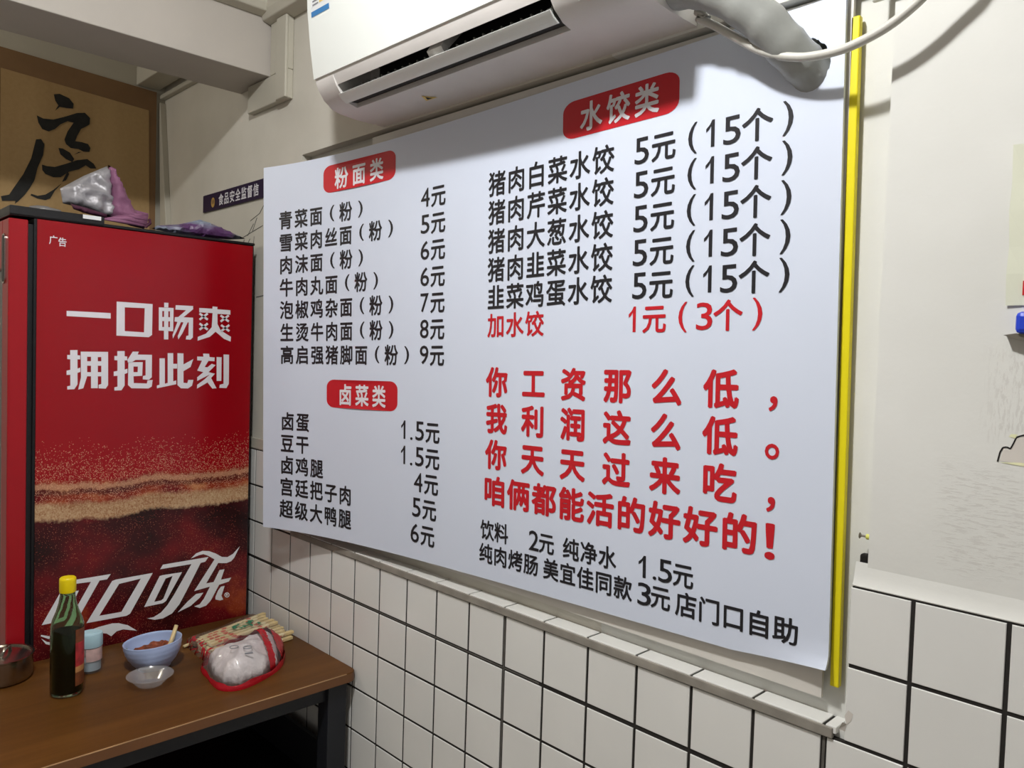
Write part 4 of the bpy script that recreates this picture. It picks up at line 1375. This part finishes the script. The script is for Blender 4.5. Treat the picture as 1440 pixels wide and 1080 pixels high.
# shaker jar
jc = (-15.50, -4.56, TZ)
jr = thing('seasoning_jar', 'small clear jar with a pale blue lid behind the soy sauce bottle', 'jar', jc)
MB().lathe([(0, .01), (.20, .01), (.225, .05), (.225, .58), (.21, .60), (.195, .60), (.205, .56), (.205, .06), (0, .04)], jc, 32).build('jar_body', M['jar_clear'], jr, smooth=True, auto=True)
MB().lathe([(0, .045), (.203, .06), (.203, .26), (0, .29)], jc, 28).build('seasoning', M['jar_salt'], jr, smooth=True, auto=True)
wrap(MB(), .2275, -40, 120, .28, .56, jc, 20).build('jar_label', M['jar_label'], jr, smooth=True)
MB().lathe([(.235, .58), (.24, .60), (.236, .84), (.225, .87), (.15, .885), (.14, .90), (0, .90)], jc, 36).build('jar_lid', M['pale_blue'], jr, smooth=True, auto=True)

# bowl
wc = (-14.83, -3.42, TZ)
bw = thing('bowl', 'pale blue ridged bowl with a stick leaning out of it on the table', 'bowl', wc)
pr = [(0, .03), (.34, .03), (.35, 0), (.385, 0), (.40, .05)]
for i in range(1, 15):
    t = i / 14
    r = .40 + .28 * math.sin(t * math.pi / 2) ** .8
    z = .05 + .58 * t
    pr.append((r + (.006 if i % 3 == 0 else 0), z))
pr += [(.688, .655), (.676, .66), (.66, .64)]
for i in range(13, -1, -1):
    t = i / 14
    pr.append((.375 + .278 * math.sin(t * math.pi / 2) ** .8, .085 + .555 * t))
pr.append((0, .075))
tilt = Matrix.Rotation(R(-5), 3, Vector((-.71, .70, 0)))
MB().lathe([(r * .90, z * .92) for r, z in pr], (wc[0], wc[1], wc[2] + .02), 56, tilt).build('bowl_body', M['bowl'], bw, smooth=True)
b = MB()
rn = random.Random(5)
fv, ff = [], []
N = 26
for i in range(N + 1):
    for j in range(N + 1):
        x, y = (i / N - .5) * 2, (j / N - .5) * 2
        k = max(abs(x), abs(y))
        l = math.hypot(x, y) or 1
        s = k / l
        x, y = x * s * .50, y * s * .50
        d = math.hypot(x, y) / .50
        h = max(.36, .42 + .10 * noise.noise(Vector((x * 4, y * 4, 1.7))) + .07 * noise.noise(Vector((x * 11, y * 11, 5))) - .05 * d ** 4)
        fv.append((wc[0] + x, wc[1] + y, wc[2] + h))
for i in range(N):
    for j in range(N):
        a = i * (N + 1) + j
        ff.append((a, a + N + 1, a + N + 2, a + 1))
tag(b.add(fv, ff).build('chilli_mince', M['food'], smooth=True), 'reddish brown chilli mince in the pale blue bowl', 'food', kind='stuff')
b = MB().tube([(-14.82, -3.14, TZ + .30), (-14.94, -2.98, TZ + .56), (-15.04, -2.86, TZ + .78)], [.05, .05, .045], 8)
tag(b.build('stirring_stick', M['bamboo'], smooth=True), 'pale wooden stick leaning out of the far side of the bowl', 'stick')
b = MB()
b.add([(-14.95 + .02, -3.97, TZ + .40), (-14.84, -3.99, TZ + .42), (-14.82, -4.03, TZ + .56), (-14.92, -4.02, TZ + .55)], [(0, 1, 2, 3)])
o = b.build('herb_leaf', M['herb'])
o.modifiers.new('thick', 'SOLIDIFY').thickness = .002
tag(o, 'scrap of wilted green leaf stuck inside the near rim of the bowl', 'leaf')

# clear shallow dish
dc = (-13.93, -3.84, TZ)
b = MB()
b.lathe([(0, .012), (.24, .012), (.27, .03), (.40, .18), (.47, .22), (.475, .235), (.455, .232), (.39, .195), (.262, .045), (.235, .027), (0, .027)], dc, 44)
tag(b.build('clear_dish', M['clear_dish'], smooth=True), 'small shallow clear plastic dish in front of the bowl', 'dish')

# chopsticks in their clear bag
rn = random.Random(11)
proto = None
CX = Vector((-1.05, 2.2, 0)).normalized()
spots = []
for i in range(10):
    spots.append((i / 9, 0, 0))
for i in range(9):
    spots.append(((i + .5) / 9, .10, 1))
for i in range(5):
    spots.append(((i + 1.4) / 9, .20, 2))
LBL = 'disposable chopsticks in a printed paper sleeve, packed in the clear bag on the table'
for k, (t, dz, layer) in enumerate(spots):
    p0 = Vector((-15.42 + 1.22 * t, -2.24 + rn.uniform(-.10, .06), TZ + .05 + dz))
    p1 = Vector((-16.20 + 1.78 * t, -.24 + rn.uniform(-.10, .10), TZ + .05 + dz))
    d = p1 - p0
    if proto is None:
        proto = thing('chopsticks', LBL, 'chopsticks', (0, 0, 0), 'chopsticks packed in the clear bag')
        b = MB()
        b.prism([(-.058, -.042), (.058, -.042), (.058, .042), (-.058, .042)], 1, 0, 1.78)
        b.build('paper_sleeve', M['sleeve'], proto, bevel=.02)
        b = MB()
        b.prism([(-.052, -.038), (-.006, -.038), (-.006, .038), (-.052, .038)], 1, 1.70, 2.06)
        b.prism([(.006, -.038), (.052, -.038), (.052, .038), (.006, .038)], 1, 1.70, 2.06)
        b.build('stick_ends', M['bamboo'], proto, bevel=.008)
        c = proto
        ORG0 = W((0, 0, 0))
    else:
        c = copy_tree(proto)
    c.location = W(p0)
    c.rotation_euler = (math.atan2(d.z, math.hypot(d.x, d.y)), 0, math.atan2(d.y, d.x) - math.pi / 2)
    c.scale = (1, d.length / 2.06, 1)
b = MB().tube([(-15.50, -2.50, TZ + .05), (-15.62, -2.06, TZ + .06)], .04, 8)
b.tube([(-15.62, -2.06, TZ + .06), (-16.0, -.62 - .6, TZ + .03)], .04, 8)
tag(b.build('loose_chopstick', M['bamboo'], smooth=True), 'single bare chopstick poking out of the bag towards the bowl', 'chopstick')
vs, fs, dd = pillow([(-15.60, -2.40), (-14.9, -2.46), (-14.12, -2.44), (-14.25, -1.9), (-14.30, -1.0), (-14.36, -.30), (-15.2, -.22), (-16.3, -.25), (-16.1, -.9), (-15.75, -1.6)], (0, 0, TZ + .005), (1, 0, 0), (0, 1, 0), Z1, .34, 0.0, .015, .08, 21, 3, .22)
b = MB().add(vs, fs)
for i, f in enumerate(b.f):
    c = sum((Vector(b.v[j]) for j in f), Vector()) / 3
    if c.z > TZ + .2 and abs(c.x + 15.25) < .20 and abs(c.y + 1.05) < .36 and noise.noise(Vector((c.x * 6, c.y * 6, 8))) > .05:
        b.mi[i] = 2
    elif c.y < -2.25 and noise.noise(Vector((c.x * 9, c.z * 9, 2))) > .05:
        b.mi[i] = 1
cb = b.build('clear_bag', [M['film'], M['bag_red'], M['scallion']], smooth=True)
tag(cb, 'clear printed plastic bag around the bundle of chopsticks', 'bag')

# red and clear plastic packet lying on the chopsticks
rb = thing('plastic_packet', 'red edged clear packet with a white face printed in it lying against the chopsticks', 'packet', (-13.4, -1.9, TZ))
BO = [(-14.12, -2.62), (-13.4, -2.80), (-12.72, -2.84), (-12.45, -2.50), (-12.60, -1.90), (-13.0, -1.25), (-13.7, -.80), (-14.22, -.72), (-14.34, -1.05), (-14.28, -1.75)]
cx0, cy0 = -13.4, -1.85
vs, fs, dd = pillow([(cx0 + (x - cx0) * .90, cy0 + (y - cy0) * .90) for x, y in BO], (0, 0, TZ + .01), (1, 0, 0), (0, 1, 0), Z1, .58, 0.0, .10, .08, 31, 1.8, .5)
MB().add(vs, fs).build('contents', M['bag_white'], rb, smooth=True)
vs, fs, dd = pillow(BO, (0, 0, TZ + .005), (1, 0, 0), (0, 1, 0), Z1, .72, 0.0, .08, .032, 31, 2.4, .5)
b = MB().add(vs, fs)
for i, f in enumerate(b.f):
    c = sum((Vector(b.v[j]) for j in f), Vector()) / 3
    d = sum(dd[j] for j in f) / 3
    back = max(0.0, (-(c.x - cx0) + (c.y - cy0)) * .55 - .15)
    wob = .05 * noise.noise(Vector((c.x * 3, c.y * 3, 1)))
    ax = c.y + 1.48 + .12 * (c.x + 13.5)                  # a red band between the large and the small window
    if (back > .02 and d < .10 + .55 * back) or abs(ax + wob) < .10:
        b.mi[i] = 1
b.build('printed_film', [M['film'], M['bag_red']], rb, smooth=True)
loop = []
for i in range(len(BO)):
    p0, p1, p2, p3 = (Vector(BO[(i + k) % len(BO)]) for k in (-1, 0, 1, 2))
    for k in range(5):
        t = k / 5
        loop.append(.5 * ((2 * p1) + (p2 - p0) * t + (2 * p0 - 5 * p1 + 4 * p2 - p3) * t * t + (3 * p1 - p0 - 3 * p2 + p3) * t ** 3))
cc = Vector((cx0, cy0))
n = len(loop)
b = MB()
for s_, z_ in ((1.008, .0), (1.012, .04), (1.0, .085), (.985, .13)):
    b.v += [tuple(cc + (p - cc) * (s_ - (.012 * math.sin(i * 1.9) if z_ > .1 else 0))) + (TZ + z_ + (.03 * math.sin(i * .8) if z_ > .1 else 0),) for i, p in enumerate(loop)]
for r_ in range(3):
    for i in range(n):
        b.f.append([r_ * n + i, r_ * n + (i + 1) % n, (r_ + 1) * n + (i + 1) % n, (r_ + 1) * n + i])
        b.mi.append(0)
b.build('red_rim', M['bag_red'], rb, smooth=True)
b = MB()                                         # smiling face printed on the large window
for px, py in ((-13.22, -2.30), (-13.02, -2.08)):
    b.tube([(px + .09 * math.cos(a), py + .09 * math.sin(a), TZ + .66) for a in [2 * math.pi * k / 12 for k in range(13)]], .010, 5)
b.tube([(-12.86, -2.22, TZ + .60), (-12.80, -2.06, TZ + .60)], .018, 5)
b.build('face_print', M['label_grey'], rb)

# stainless pot at the far end of the table
pc = (-16.25, -6.14, TZ)
po = thing('steel_pot', 'stainless steel pot with a lid at the table end beside the refrigerator door', 'pot', pc)
MB().lathe([(0, .01), (.56, .01), (.60, .04), (.62, .12), (.62, .50), (.645, .52), (.645, .545), (.60, .54), (.60, .10), (0, .06)], pc, 48).build('pot_body', M['steel'], po, smooth=True, auto=True)
MB().lathe([(.598, .50), (.40, .55), (.18, .58), (0, .585)], pc, 40).build('lid', M['chrome'], po, smooth=True)
b = MB().tube([(pc[0] + .28, pc[1] - .05, TZ + .56), (pc[0] + .22, pc[1] + .05, TZ + .72), (pc[0] + .05, pc[1] + .16, TZ + .72), (pc[0] - .02, pc[1] + .2, TZ + .56)], .035, 8)
b.build('lid_handle', M['steel'], po, smooth=True)
